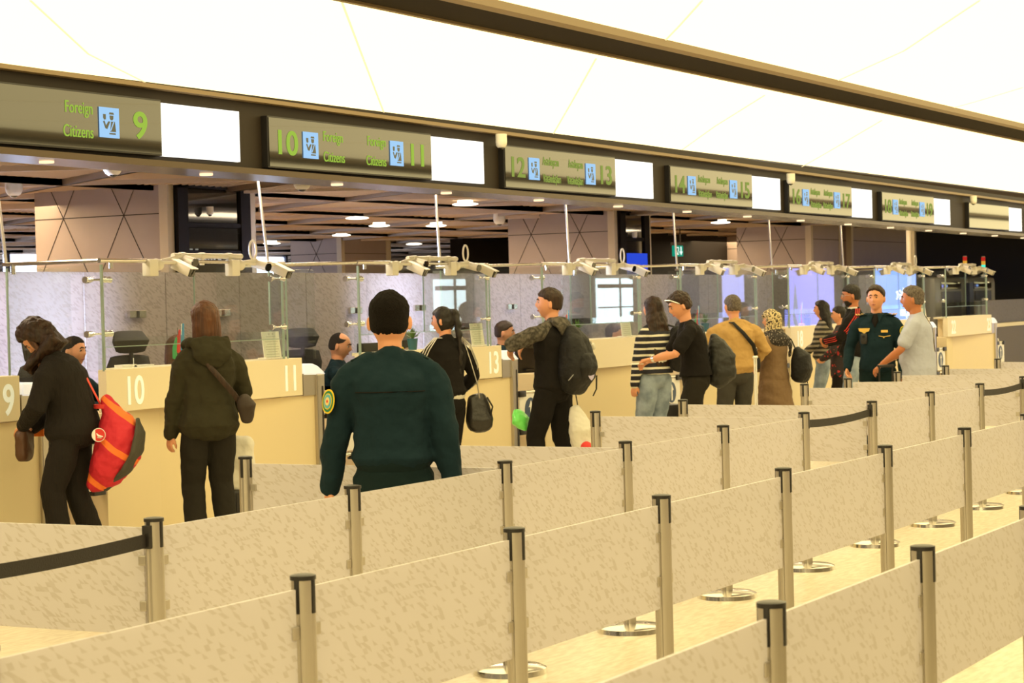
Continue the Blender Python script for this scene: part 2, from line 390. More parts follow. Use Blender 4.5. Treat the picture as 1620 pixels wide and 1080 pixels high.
# ------------------------------------------------------------------ stone columns with display recess
def column(px, w, dep, Y, label, screens=True, dark_text=False):
    t = thing('column', label, 'column', (px, Y, 0))
    b = NB(); box(b, (px, Y+.0, 0), (px+w, Y+dep, 3.24)); obj('stone_cladding', b, mt['tile'], t, False, (px, Y, 0))
    # joints on the two faces: triangular pattern
    b = NB(); z0 = 3.24
    for r in range(4):
        za = 2.80-.79*(r-1); off = .59+(.425 if r % 2 == 0 else 0)
        if za < 3.24:
            box(b, (px-.004, Y, za-.005), (px+.01, Y+dep, za+.005)); box(b, (px, Y-.004, za-.005), (px+w, Y+.01, za+.005))
        if za < 0.8: continue
        for k in range(-3, 4):
            for sg in (-1, 1):
                ya = Y+off+k*.85; yb = ya+sg*.425; zb = za-.79
                n = 24; run = []
                for m_ in range(n+1):
                    f_ = m_/n; yy = ya+(yb-ya)*f_; zz = za+(zb-za)*f_
                    if Y+.02 <= yy <= Y+dep and zz <= 3.235: run.append((yy, zz))
                if len(run) > 1: cyl(b, (px-.002, *run[0]), (px-.002, *run[-1]), .005, n=4)
    obj('joint_lines', b, M('dark_joint', (.03, .02, .015), .8), t, False, (px, Y, 0))
    b = NB(); box(b, (px-.012, Y-.012, 0), (px+.10, Y+.10, 3.235)); box(b, (px+w-.16, Y-.012, 0), (px+w+.01, Y+.10, 3.235))
    obj('corner_trim', b, mt['tile2'], t, False, (px, Y, 0))
    if screens:
        b = NB(); box(b, (px+.10, Y-.03, 0), (px+w-.16, Y+.02, 3.20)); box(b, (px+.10, Y-.07, 0), (px+.28, Y, 3.2)); box(b, (px+w-.34, Y-.07, 0), (px+w-.16, Y, 3.2)); box(b, (px+.10, Y-.07, 3.08), (px+w-.16, Y, 3.2))
        for z in (2.66, 2.36): box(b, (px+.28, Y-.06, z), (px+w-.34, Y, z+.045))
        obj('display_frame', b, mt['dark'], t, False, (px, Y, 0))
        for za, zb in ((2.71, 3.07), (2.42, 2.65), (1.6, 2.35)):
            b = NB(); box(b, (px+.29, Y-.04, za), (px+w-.35, Y-.032, zb)); obj('display', b, mt['sign'], t, False, (px, Y, 0))
        if dark_text:
            b = NB()
            gi = M('dim_display_marks', (.2, .2, .18), .5, emit=(.4, .45, .4), es=.35)
            for q in (.30, .40): box(b, (px+q+.02, Y-.045, 2.28), (px+q+.09, Y-.041, 2.36)); box(b, (px+q+.02, Y-.045, 2.39), (px+q+.07, Y-.041, 2.42))
            box(b, (px+.82, Y-.045, 2.30), (px+.88, Y-.041, 2.40))
            for q in range(5): box(b, (px+.52+q*.055, Y-.045, 2.30), (px+.555+q*.055, Y-.041, 2.325))
            cyl(b, (px+.92, Y-.045, 2.31), (px+.99, Y-.045, 2.39), .008, n=5); box(b, (px+.95, Y-.047, 2.38), (px+1.0, Y-.042, 2.395)); box(b, (px+.985, Y-.047, 2.345), (px+1.0, Y-.042, 2.395))
            obj('display_mark', b, gi, t, False, (px, Y, 0))
    return t
column(17.83, 1.58, 1.85, 14, 'pink-grey stone column with display recess behind the left end of counter 10', dark_text=True)
column(28.75, 1.30, 1.85, 14, 'pink-grey stone column with display recess behind counters 14 and 15')
column(37.2, 1.70, 1.5, 14, 'beige stone column with triangular joints left of the thin dark gap, far right', screens=False)
column(39.45, 4.1, .6, 14.0, 'wide beige stone pier beside the black wall at far right', screens=False)
column(42.5, 1.2, 1.2, 17.5, 'small beige stone column just right of the green exit sign', screens=False)
column(34.2, 1.8, 1.2, 22.6, 'distant stone column left of the dark doorway in the back hall', screens=False)
b = NB(); box(b, (36.2, 21.0, 0), (42.4, 21.3, 3.3)); struct('wall_dark_doorway', b, mt['dark'])  # dark sheet, its colour stands for the shade inside the doorway
b = NB(); box(b, (36.3, 17.9, 0), (42.4, 18.1, 3.3)); struct('wall_dark_opening', b, mt['dark'])  # dark sheet in place of the unlit opening behind the exit sign
b = NB(); box(b, (43.6, 14.2, 0), (84, 14.5, 3.5)); struct('wall_far', b, mt['dark'])
# blue screen inside the second column's recess
b = NB(); box(b, (29.05, 13.90, 2.18), (29.72, 13.95, 2.46)); o = obj('information_screen', b, EM('blue_screen', (.03, .08, .75), .9), None, False, (29.05, 13.9, 2.18)); tag(o, 'bright blue information screen low in the recess of the second stone column', 'screen')

# ------------------------------------------------------------------ mottled glass partition behind the booths
YP = 12.6
for i in range(-5, 22):
    xa = 12.42+1.19*i
    b = NB(); box(b, (xa+.006, YP, .05), (xa+1.184, YP+.03, 2.13-.003*i)); o = obj('partition_panel', b, mt['partition'], None, False, (xa, YP, 0))
    where = 'left of' if i < 0 else 'behind'
    tag(o, 'mottled grey glass partition panel at the back of the booths, %s from the left edge of the picture' % (ORD[i+5] if i+5 < 14 else 'number %s' % (i+6)) if i+5 < 14 else 'mottled grey glass partition panel at the back of the booths, %s from the far right end' % ORD[21-i], 'partition', 'mottled partition panels')
def hinge(px, py, Y, lab):
    p = gy(px, py, Y); b = NB(); box(b, (p.x-.12, Y-.05, p.z-.035), (p.x+.12, Y-.015, p.z+.035), bev=.004); o = obj('door_hinge', b, mt['steel_base'], None, False, p); 
    c = NB(); box(c, (p.x-.012, Y-.06, p.z-.03), (p.x+.012, Y-.02, p.z+.03)); obj('pin', c, mt['black'], o, False, (0, 0, 0), True)
    for ch in o.children: ch.data.transform(Matrix.Translation(-Vector(p)))
    tag(o, lab, 'hinge')
hinge(212, 497, YP, 'steel glass-door hinge plate on the mottled partition above the left empty chair')
hinge(347, 495, YP, 'steel hinge plate on the partition right of the brown-haired woman in olive jacket')
hinge(558, 491, YP, 'steel hinge plate on the partition left of the near officer head')
hinge(660, 487, YP, 'steel hinge plate on the partition right of the near officer head')
hinge(806, 485, YP, 'steel hinge plate on the partition above the seated officer at counter 14')

# ------------------------------------------------------------------ header displays
def icon(parent, cx, cz, Y, s, dim=False):
    b = NB(); box(b, (cx-s/2, Y-.006, cz-s/2), (cx+s/2, Y-.002, cz+s/2)); f = obj('pictogram', b, mt['blue_icon'], parent, False)
    T_ = lambda dx, dz, k=1: Matrix.Translation((cx+dx*s, Y-.010, cz+dz*s)) @ Matrix.Scale(s*k, 4)
    b = NB()
    for q, dz in ((T_(.09, .17), 0),):
        poly(b, [(-.13, .10), (.13, .10), (.10, .17), (-.10, .17)], .003, q)           # cap
        poly(b, [(-.10, .07), (.10, .07), (.09, -.04), (.04, -.09), (-.04, -.09), (-.09, -.04)], .003, q)   # face
    poly(b, [(-.34, .27), (-.20, .27), (-.20, .10), (-.30, .08), (-.34, .15)], .003, T_(0, 0))   # document
    poly(b, [(-.35, .02), (-.28, .06), (-.20, -.10), (-.08, .04), (.02, .04), (-.14, -.22), (-.24, -.20)], .003, T_(0, 0))
    poly(b, [(.06, .04), (.26, .04), (.30, -.30), (.00, -.30)], .003, T_(0, 0))
    poly(b, [(-.04, -.34), (.28, -.34), (.28, -.39), (-.04, -.39)], .003, T_(0, 0))
    obj('pictogram_figure', b, mt['dark_icon'], f, False)
    b = NB(); poly(b, [(.17, .03), (.22, .03), (.05, -.27), (.00, -.27)], .002, T_(0, 0) @ Matrix.Translation((0, -.003, 0))); obj('sash', b, mt['blue_icon'], f, False)
pairs = [('8', '9'), ('10', '11'), ('12', '13'), ('14', '15'), ('16', '17'), ('18', '19'), ('20', '21'), ('22', '23')]
signX = [(8.72, 11.72), (13.0, 15.41), (16.70, 19.02), (20.34, 22.65), (23.81, 26.07), (27.27, 29.6), (31.35, 33.6), (34.9, 37.2)]
DN = ['cut by the left frame edge', 'second from left', 'with a dome camera at its top left', 'in the middle of the header', 'fifth from left', 'sixth from left reflecting blue', 'seventh from left without bright lettering', 'cut by the right frame edge']
for i, (xa, xb) in enumerate(signX):
    n0, n1 = pairs[i]; zt = hz((xa+xb)/2)-.085; zb = zt-.395; w = xb-xa
    t = thing('overhead_display', 'overhead display board with lime lettering, '+DN[i], 'display board', (xa, YS, zb))
    y = YS-.06
    b = NB(); box(b, (0, -.06, 0), (w, .02, zt-zb), bev=.004); obj('frame', b, mt['black'], t, False)
    b = NB(); box(b, (.012, -.066, .012), (w-.012, -.058, zt-zb-.012)); obj('screen', b, mt['sign'], t, False)
    yy = -.068
    if i < 6:
        gm = mt['green'] if i < 2 else mt['green_dim']
        s = .205; cz = (zt-zb)*.5
        l1, l2 = ('Foreign', 'Citizens') if i < 2 else ('Azərbaycan', 'Vətəndaşları')
        d = len(n0)
        text('lane_number', n0, .26, (.07, yy, cz-.085), gm, t, bold=.004, sx=1.25)
        icon(t, .56, cz-.0, yy, .205)
        text('lane_wording', l1, .115, (.74, yy, cz+.045), gm, t, sx=.82 if i < 2 else .60); text('lane_wording', l2, .115, (.74, yy, cz-.115), gm, t, sx=.82 if i < 2 else .60)
        text('lane_wording', l1, .115, (w-.74, yy, cz+.045), gm, t, align='RIGHT', sx=.82 if i < 2 else .56); text('lane_wording', l2, .115, (w-.74, yy, cz-.115), gm, t, align='RIGHT', sx=.82 if i < 2 else .56)
        icon(t, w-.58, cz, yy, .205)
        text('lane_number', n1, .26, (w-.08 if len(n1) > 1 else w-.16, yy, cz-.085), gm, t, align='RIGHT', bold=.004, sx=1.25)
    # lit white panel and dark pier after it
    if i < 7:
        xc = xb+.97 if i < 4 else xb+.9
        b = NB(); box(b, (0, -.03, 0), (xc-xb-.01, .01, zt-zb-.02)); o = obj('light_panel', b, mt['glow'], None, False, (xb+.005, YS, zb+.005), True)
        tag(o, 'glowing white header panel right of the display '+DN[i], 'light panel', 'header light panels')
# soffit downlights
for i in range(16):
    x = 9.0+1.75*i
    b = NB(); cyl(b, (0, 0, 0), (0, 0, .015), .05); o = obj('soffit_downlight', b, EM('soffit_lamp', (1, .72, .42), 1.5), None, True, (x, YS+.15, hz(x)-.560), True)
    tag(o, 'small round downlight in the underside of the bronze header', 'downlight', 'header soffit downlights')

# dome cameras
def dome(px, py, Y, r, lab, drop=.12, top=None):
    p = gy(px, py, Y); t = thing('dome_camera', lab, 'security camera', p)
    b = NB(); cyl(b, (0, 0, 0), (0, 0, drop if top is None else top-p.z), r, n=24); loft(b, [(0, 0, -.02), (0, 0, .02)], [r*.95, r*1.02]); obj('housing', b, mt['housing'], t)
    b = NB(); sup(b, (0, 0, -.03), (r*.62, r*.62, r*.62)); obj('dome_window', b, mt['lens'], t)
dome(178, 266, 12.0, .085, 'beige dome security camera hanging in front of the left stone column', .12)
dome(22, 300, 14.3, .085, 'beige dome camera at the left frame edge under the slatted ceiling', .12)
dome(478, 290, 12.0, .09, 'beige dome security camera under display board 10-11', .12)
dome(793, 226, YS-.12, 0.052, 'white dome security camera at the top left of display board 12-13', .08)
dome(1251, 285, YS-.12, 0.052, 'white dome security camera at the top left of display board 16-17', .08)
dome(1540, 318, YS-.12, 0.052, 'white dome security camera above the grey display at far right', .08)
dome(790, 348, 15.3, .09, 'beige dome camera under the slatted ceiling right of the hanging rod', .12)
dome(332, 334, 13.88, 0.041, 'dark dome camera in front of the left column display', .05)
dome(1004, 372, 13.88, 0.041, 'dark dome camera in front of the second column display', .05)
# ceiling downlights in the back hall
for i, (px, py, Y) in enumerate(((736, 323, 13.5), (1140, 352, 16), (540, 372, 24), (565, 345, 18), (655, 386, 30), (600, 357, 21), (525, 383, 28), (430, 385, 26), (690, 357, 22), (606, 412, 40))):
    p = gz(px, py, 3.03); b = NB(); sup(b, (0, 0, 0), (.17, .17, .02)); cyl(b, (0, 0, 0), (0, 0, .25), .1); o = obj('recessed_downlight', b, EM('warm_lamp', (1, .9, .72), 4), None, True, (p.x, p.y, 3.03), True)
    tag(o, 'lit round downlight in the slatted brown ceiling behind the header', 'downlight', 'back hall downlights')
# green exit sign
p = gy(1072, 396, 16); t = thing('exit_sign', 'green illuminated emergency exit sign with down arrow hanging over the back hall', 'exit sign', p)
b = NB(); box(b, (-.19, -.03, -.11), (.19, .03, .09), bev=.008); obj('sign_body', b, EM('exit_green', (.01, .36, .22), .8), t)
b = NB(); box(b, (-.20, -.05, .09), (.20, .05, .15)); box(b, (-.14, -.008, .15), (-.125, .008, 2.95-p.z+.2)); box(b, (.12, -.008, .15), (.135, .008, 2.95-p.z+.2)); obj('hanger', b, mt['dark'], t, False)
b = NB()
poly(b, [(.06, .07), (.10, .07), (.10, -.02), (.15, -.02), (.08, -.09), (.01, -.02), (.06, -.02)], .004, Matrix.Translation((0, -.036, 0)))
poly(b, [(-.16, -.08), (-.02, -.08), (-.02, .06), (-.16, .06)], .003, Matrix.Translation((0, -.036, 0)))
obj('arrow_mark', b, EM('exit_white', (.8, 1, .9), 1.2), t, False)
b = NB(); poly(b, [(-.12, -.07), (-.09, -.02), (-.06, -.07), (-.04, -.06), (-.07, .01), (-.05, .03), (-.10, .05), (-.14, .0), (-.10, -.01)], .003, Matrix.Translation((0, -.041, 0))); obj('running_figure', b, EM('exit_green2', (.01, .3, .2), .6), t, False)
# ------------------------------------------------------------------ booths: counters, readers, gates, glass, cameras
CN = {-1: 'the counter cut by the left frame edge', 0: 'the whole counter nearest the left edge', 1: 'the counter behind the near officer', 2: 'the counter the man with black backpack uses', 3: 'the counter the striped woman uses', 4: 'the counter the violet screen reflects over', 5: 'the counter behind the far officer', 6: 'the last counter at far right'}
def counter(bi):
    x0 = X0+PER*bi; n0, n1 = pairs[bi+1]
    t = thing('immigration_counter', 'cream booth counter with cut-out numbers, '+CN[bi], 'counter', (x0, YC, 0))
    b = NB()   # lower body, front folded slightly inward
    F = [(.0, .0), (.85, .16), (2.90, .0), (2.90, .42), (.06, .42), (.06, 2.0), (0, 2.0)]
    for z0, z1 in ((.0, .975),):
        lo = [b.verts.new((x, y, z0)) for x, y in F]; hi = [b.verts.new((x, y, z1)) for x, y in F]
        b.faces.new(list(reversed(lo))); b.faces.new(hi)
        for i in range(len(F)):
            j = (i+1) % len(F); b.faces.new((lo[i], lo[j], hi[j], hi[i]))
    bmesh.ops.triangulate(b, faces=[f for f in b.faces if len(f.verts) > 4])
    obj('counter_body', b, mt['counter'], t, False)
    b = NB(); box(b, (.015, .155, .975), (2.6, .157, .98)); box(b, (.45, .07, .0), (.456, .16, .97)); b.free()
    b = NB(); box(b, (0, -.02, .985), (2.62, .06, 1.31), bev=.004); box(b, (.38, .05, 1.28), (2.62, .34, 1.31), bev=.004); obj('number_panel', b, mt['counter_up'], t, False)
    for x in (.55, 2.4):
        b = NB(); box(b, (x, .06, .975), (x+.03, .32, 1.28)); obj('ledge_bracket', b, mt['counter'], t, False)
    if n0 not in ('',):
        text('counter_number', n0, .31, (.20, -.024, 1.035), mt['cutnum'], t, bold=.004, sx=.80)
        text('counter_number', n1, .31, (2.56, -.024, 1.035), mt['cutnum'], t, align='RIGHT', bold=.004, sx=.80)
    # number engraving shadow edge
    return t
def reader(bi):
    x0 = X0+PER*bi; n1 = pairs[bi+1][1]
    t = thing('gate_reader', 'white-topped document reader on '+CN[bi], 'reader', (x0+2.64, YC, 0))
    b = NB()
    F = [(0, 1.16), (0, 1.255), (.13, 1.255), (.22, 1.23), (.33, 1.165), (.33, 1.15)]
    a = [b.verts.new((x, -.03, z)) for x, z in F]; c = [b.verts.new((x, .24, z)) for x, z in F]
    b.faces.new(a); b.faces.new(list(reversed(c)))
    for i in range(len(F)):
        j = (i+1) % len(F); b.faces.new((a[j], a[i], c[i], c[j]))
    bmesh.ops.bevel(b, geom=list(b.edges), offset=.012, segments=3, affect='EDGES')
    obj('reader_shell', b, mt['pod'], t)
    b = NB(); box(b, (.0, -.015, .975), (.19, .2, 1.17)); obj('reader_body', b, mt['steel'], t, False)
    b = NB(); box(b, (.19, -.03, .0), (.275, .09, 1.16), bev=.012); box(b, (.275, -.02, .86), (.325, .07, 1.16), bev=.01); obj('steel_post', b, mt['steel'], t, False)
    b = NB(); box(b, (.262, -.034, .0), (.282, -.01, 1.05)); box(b, (.325, .0, .0), (.36, .05, .40)); obj('gate_slot', b, mt['black'], t, False)
def gate(bi):
    x0 = X0+PER*bi+2.96; n1 = pairs[bi+1][1]
    t = thing('swing_gate', 'white arrow gate right of '+CN[bi], 'gate', (x0, YC+.03, 0))
    for z in (.80, .405):
        b = NB(); cyl(b, (0, 0, z+.0), (.60, 0, z), .021); obj('gate_tube', b, mt['steel_base'], t)
    b = NB(); box(b, (.10, -.008, .44), (.58, .008, .79), bev=.003); lf = obj('gate_leaf', b, mt['white'], t, False)
    for z in (.80, .405):
        for x in (.13, .53):
            b = NB(); box(b, (x-.07, -.035, z-.045), (x+.07, .035, z+.02), bev=.008); obj('clamp', b, mt['black'], t)
    b = NB(); cyl(b, (.33, -.013, .615), (.33, -.009, .615), .125, n=32); d = obj('sign_disc', b, mt['arrow_blue'], lf)
    b = NB(); poly(b, [(-.018, -.09), (.018, -.09), (.018, .03), (.05, .03), (0, .10), (-.05, .03), (-.018, .03)], .002, Matrix.Translation((.33, -.0165, .61))); obj('arrow_mark', b, mt['white'], d, False)
def enclosure(bi):
    x0 = X0+PER*bi; n0, n1 = pairs[bi+1]; yr = [.95, .95, .99, 1.25, 1.5, 1.65, 1.65, 1.77][bi+1]
    t = thing('glass_screen', 'clear glass booth screen on '+CN[bi], 'glass screen', (x0, YC, 0))
    def pane(n, lo, hi):
        b = NB(); box(b, lo, hi); g = obj(n, b, mt['glass'], t, False)
        return g
    zt = 2.115
    pane('glass_pane', (.015, .0, 1.485), (1.15, .010, zt)); pane('glass_pane', (1.16, .0, 1.485), (2.36, .010, zt))
    pane('glass_pane', (.03, .07, 1.31), (2.36, .080, 1.55))
    pane('glass_pane', (.0, .0, 1.30), (.010, yr, zt)); pane('glass_pane', (2.38, .01, 1.30), (2.39, yr-.25, zt))
    pane('glass_pane', (.02, yr, 1.25), (.75, yr+.01, zt))
    for lo, hi in (((-.002, -.008, 1.30), (.014, .012, zt)), ((2.375, -.006, 1.30), (2.39, .012, zt)), ((2.44, -.0, 1.30), (2.452, .012, zt)), ((.02, -.002, 1.480), (2.36, .012, 1.486)), ((1.15, -.001, 1.485), (1.156, .011, zt)), ((0, yr-.004, 1.25), (.012, yr+.012, zt))):
        b = NB(); box(b, lo, hi); obj('glass_edge', b, mt['gedge'], t, False)
    b = NB(); cyl(b, (-.02, .0, zt+.03), (.55, 0, zt+.03), .018); cyl(b, (.0, -.01, zt+.03), (0, yr+.03, zt+.03), .016); cyl(b, (2.35, .0, zt+.02), (2.42, .0, zt+.02), .014)
    cyl(b, (.55, 0, zt+.03), (2.40, 0, zt+.02), .014)
    cyl(b, (-1.16, .62, zt+.01), (0, .0, zt+.03), .015) if bi > 0 else None
    for x in (.12, 1.1, 2.2): cyl(b, (x, 0, zt-.03), (x, 0, zt+.03), .016)
    cyl(b, (0, yr-.07, zt-.05), (0, yr-.07, zt+.03), .02)
    obj('top_rail', b, mt['steel_base'], t)
    # chrome stand-off studs at the corner and at the split
    for z in (2.00, 1.585):
        for x, y, dx, dy in ((.0, .06, .11, 0), (.10, .11, .12, 0), (2.30, .0, .09, 0)):
            b = NB(); a = (x-dx/1, y, z); c = (x+dx/1, y, z)
            cyl(b, a, c, .007, n=8)
            for q, s in ((a, 1), (c, -1)): cyl(b, q, (q[0]+s*.05, q[1], z), .026, .012, n=14); cyl(b, (q[0]-s*.012, q[1], z), q, .026, n=14)
            obj('stand_off', b, mt['chrome'], t)
    # hanging rod at the rear corner
    top = 2.95; 
    b = NB(); ly = .12 if bi < 2 else .05; cyl(b, (0, yr, zt+.03), (0, yr+ly, 3.16), .013); box(b, (-.10, yr+ly-.03, 3.13), (.05, yr+ly+.03, 3.16)); obj('hanging_rod', b, mt['steel'], t)
def seccam_parts(t, big):
    b = NB(); s = .82 if big else .8
    box(b, (-.115*s, -.05*s, -.045*s), (.115*s, .05*s, .045*s), bev=.018*s) if big else cyl(b, (-.08, 0, 0), (.085, 0, 0), .038, n=20)
    if big: box(b, (-.10, -.045, .035), (.11, .045, .042))
    obj('camera_body', b, mt['housing'], t)
    b = NB()
    if big: box(b, (.090, -.036, -.034), (.099, .036, .034), bev=.008)
    else: cyl(b, (.082, 0, 0), (.094, 0, 0), .036, n=20)
    obj('camera_lens', b, mt['lens'], t)
PX = {'cam': []}
def cameras(bi):
    x0 = X0+PER*bi; n0, n1 = pairs[bi+1]; zt = 2.115
    for side, xs in (('left', .62), ('right', 1.70)):
        # round and box camera share one white wall box
        d = -1 if side == 'left' else 1
        for big in (True, False):
            if side == 'left': pos = (x0+.88, YC-.10, zt-.03) if big else (x0+1.04, YC-.02, zt+.035)
            else: pos = (x0+2.22, YC-.10, zt-.045) if big else (x0+1.99, YC-.06, zt-.00)
            t = thing('security_camera', '%s white camera, %s pair over %s' % ('box-shaped' if big else 'round', side, CN[bi]), 'security camera', pos)
            m = Matrix.Rotation(-math.radians(88 if big else 96), 4, 'Z') @ Matrix.Rotation(math.radians(24 if big else 14), 4, 'Y')
            t.rotation_euler = m.to_euler()
            seccam_parts(t, big)
            ib = m.to_3x3().inverted()
            b = NB(); a = Vector((-.05, 0, .03)); w = ib @ (Vector((x0+xs+(.05 if side == 'left' else .08), YC, zt+.02))-Vector(pos)); cyl(b, a, w, .016, n=10); sup(b, w, (.035, .03, .03)); obj('camera_bracket', b, mt['housing'], t)
        b = NB(); box(b, (-.06, -.04, -.09), (.05, .04, .045), bev=.01); sup(b, (.09, -.01, .0), (.045, .04, .045)); o = obj('junction_box', b, mt['housing'], None, True, (x0+xs-.02, YC, zt-.0), True)
        tag(o, 'white %s junction box over %s' % (side, CN[bi]), 'junction box')
    b = NB(); cyl(b, (.0, 0, .0), (.92, 0, .0), .022); 
    for x in (.12, .38, .75): cyl(b, (x, 0, -.075), (x, 0, .0), .02); cyl(b, (x-.03, 0, 0), (x+.03, 0, 0), .028)
    o = obj('conduit_pipe', b, mt['housing'], None, True, (x0+.92, YC+.03, zt+.075), True); tag(o, 'short white conduit pipe over '+CN[bi], 'pipe')
    if bi < 3 or bi == 5:
        b = NB(); pts = [(math.cos(a)*.05, 0, math.sin(a)*.08+.10) for a in [i*2*math.pi/14 for i in range(15)]]
        for p, q in zip(pts, pts[1:]): cyl(b, p, q, .009, n=6)
        o = obj('looped_cable', b, mt['housing'], None, True, (x0+1.94, YC-.02, zt+.03), True); tag(o, 'white cable loop over '+CN[bi], 'cable')
def notice(px, py0, py1, pw, lab):
    a = gy(px, py1, YC+.10); z0 = 1.315; c = gy(px, py0, YC+.10); h = c.z-z0
    t = thing('notice_stand', lab, 'notice', (a.x, YC+.10, z0))
    b = NB(); box(b, (-.125, -.004, 0), (.125, .004, h), Matrix.Rotation(-.12, 4, 'X')); box(b, (-.14, -.06, 0), (.14, .06, .01)); obj('sheet', b, mt['paper'], t, False)
    b = NB(); R_ = Matrix.Rotation(-.12, 4, 'X')
    for i in range(11):
        w = .095 if i % 3 else .07; box(b, (-w, -.006, h*.80-i*.022), (w, -.0045, h*.80-i*.022+.006), R_)
    for x in (-.035, .02): box(b, (x, -.006, h*.88), (x+.02, -.0045, h*.94), R_)
    obj('print', b, mt['ink'], t, False)
def flags(bi, X, lab):
    t = thing('desk_flags', lab, 'desk flags', (X, YC+.2, 1.31))
    b = NB(); sup(b, (0, 0, .02), (.045, .045, .022)); obj('flag_base', b, mt['yellow'], t)
    b = NB(); cyl(b, (0, 0, .02), (-.03, 0, .30), .004, n=6); cyl(b, (0, 0, .02), (.03, 0, .33), .004, n=6); obj('flag_pole', b, mt['chrome'], t)
    for nm, m, x, z, h in (('flag_cloth', 'fgreen', -.075, .05, .17), ('flag_cloth', 'red', -.03, .10, .18), ('flag_cloth', 'fblue', .02, .04, .29), ('flag_cloth', 'red', .0, .03, .12)):
        b = NB(); loft(b, [(x, 0, z), (x+.01, .004, z+h*.5), (x+.03, 0, z+h)], [(.030, .008), (.030, .010), (.010, .005)], n=10); obj(nm, b, mt[m], t)
def plant(X, lab):
    t = thing('potted_plant', lab, 'plant', (X, YC+.22, 1.31))
    b = NB(); cyl(b, (0, 0, 0), (0, 0, .11), .04, .055); obj('pot', b, mt['teal'], t)
    b = NB()
    for i in range(46):
        a = random.uniform(0, 6.28); e = random.uniform(.2, 1.4); r = random.uniform(.08, .14)
        d = Vector((math.cos(a)*math.cos(e), math.sin(a)*math.cos(e), math.sin(e)))*r; s = Vector((-math.sin(a), math.cos(a), 0))*.010
        o = Vector((0, 0, .11)); v = [b.verts.new(q) for q in (o, o+d*.5+s, o+d, o+d*.5-s)]; b.faces.new(v)
    obj('foliage', b, mt['leaf'], t, False)
def chair(X, Y, z, rz, lab):
    t = thing('office_chair', lab, 'office chair', (X, Y, 0), rz)
    b = NB(); loft(b, [(0, .0, z-.30), (0, .02, z-.16), (0, .0, z-.05)], [(.21, .035), (.24, .04), (.20, .03)], n=20, e=.7); obj('backrest', b, mt['chair'], t)
    b = NB(); loft(b, [(0, -.02, z+.0), (0, -.03, z+.09), (0, .01, z+.17)], [(.15, .03), (.19, .045), (.15, .02)], n=20, e=.7); obj('headrest', b, mt['chair'], t)
    b = NB(); sup(b, (0, .25, z-.62), (.25, .25, .05), .5, .6); obj('seat', b, mt['chair'], t)
    b = NB(); cyl(b, (0, -.03, z-.25), (0, -.03, z+.05), .02); cyl(b, (0, .22, .08), (0, .22, z-.64), .03)
    for i in range(5):
        a = i*1.2566; cyl(b, (0, .22, .08), (.28*math.cos(a), .22+.28*math.sin(a), .04), .02)
    obj('chair_stem', b, mt['black'], t)
for bi in range(-1, 7):
    counter(bi); reader(bi); gate(bi)
    if bi >= 0: enclosure(bi); cameras(bi)
for px, a, c, n in ((432, 524, 567, 11), (757, 511, 552, 13), (992, 500, 532, 15), (1376, 520, 545, 19), (1462, 480, 505, 21)):
    notice(px, a, c, 0, 'printed paper notice standing on '+{11: CN[0], 13: CN[1], 15: CN[2], 19: CN[4], 21: CN[5]}[n])
flags(0, 13.62, 'small flag set on counter 10 beside the brown-haired woman'); 
for bi, dx in ((1, 1.0), (2, .94), (3, .95), (4, 1.0)):
    n0, n1 = pairs[bi+1]; X = X0+PER*bi+dx
    flags(bi, X, 'small desk flag set standing on '+CN[bi]); plant(X+.28, 'leafy plant in a teal pot on '+CN[bi])
chair(*gy(205, 570, 11.9).to_2d(), 1.40, -.3, 'empty black mesh office chair behind the number 10 panel')
chair(*gy(50, 590, 12.0).to_2d(), 1.36, .3, 'black office chair at left behind the bent woman in black')
chair(*gy(477, 560, 12.0).to_2d(), 1.36, -.5, 'empty black office chair behind the number 11 reader')
chair(*gy(640, 560, 11.8).to_2d(), 1.28, .2, 'black office chair mostly hidden behind the near officer')
# monitors and readers on the desks
def monitor(px, py, Y, w, h, lab, round_=False):
    p = gy(px, py, Y); t = thing('desk_monitor', lab, 'monitor', (p.x, Y, 1.0), math.radians(-10))
    hz_ = p.z-1.0; b = NB(); box(b, (-w/2, -.03, hz_-h/2), (w/2, .03, hz_+h/2), bev=.03 if round_ else .006); obj('monitor_casing', b, mt['black'], t)
    b = NB(); box(b, (-.03, 0, .0), (.03, .04, hz_)); box(b, (-.1, -.08, 0), (.1, .08, .015)); obj('monitor_stand', b, mt['black'], t, False)
monitor(596, 563, 10.95, .50, .26, 'black computer monitor in front of the seated officer at counter 12')
monitor(832, 566, 10.85, .34, .42, 'black rounded document scanner in front of the seated officer at counter 14', True)
monitor(185, 600, 10.9, .01, .01, 'x') if False else None
for px, py, X_ in ((200, 581, 0),):
    p = gy(px, 578, YC+.25); b = NB(); box(b, (-.10, -.04, 0), (.08, .04, .022)); box(b, (.05, -.04, .0), (.30, .05, .014)); cyl(b, (.09, 0, 0), (.09, 0, .07), .003, n=6); o = obj('passport_scanner', b, mt['white'], None, False, (p.x, YC+.25, 1.31), True); tag(o, 'small pale document tray on the counter ledge above number 10', 'tray')

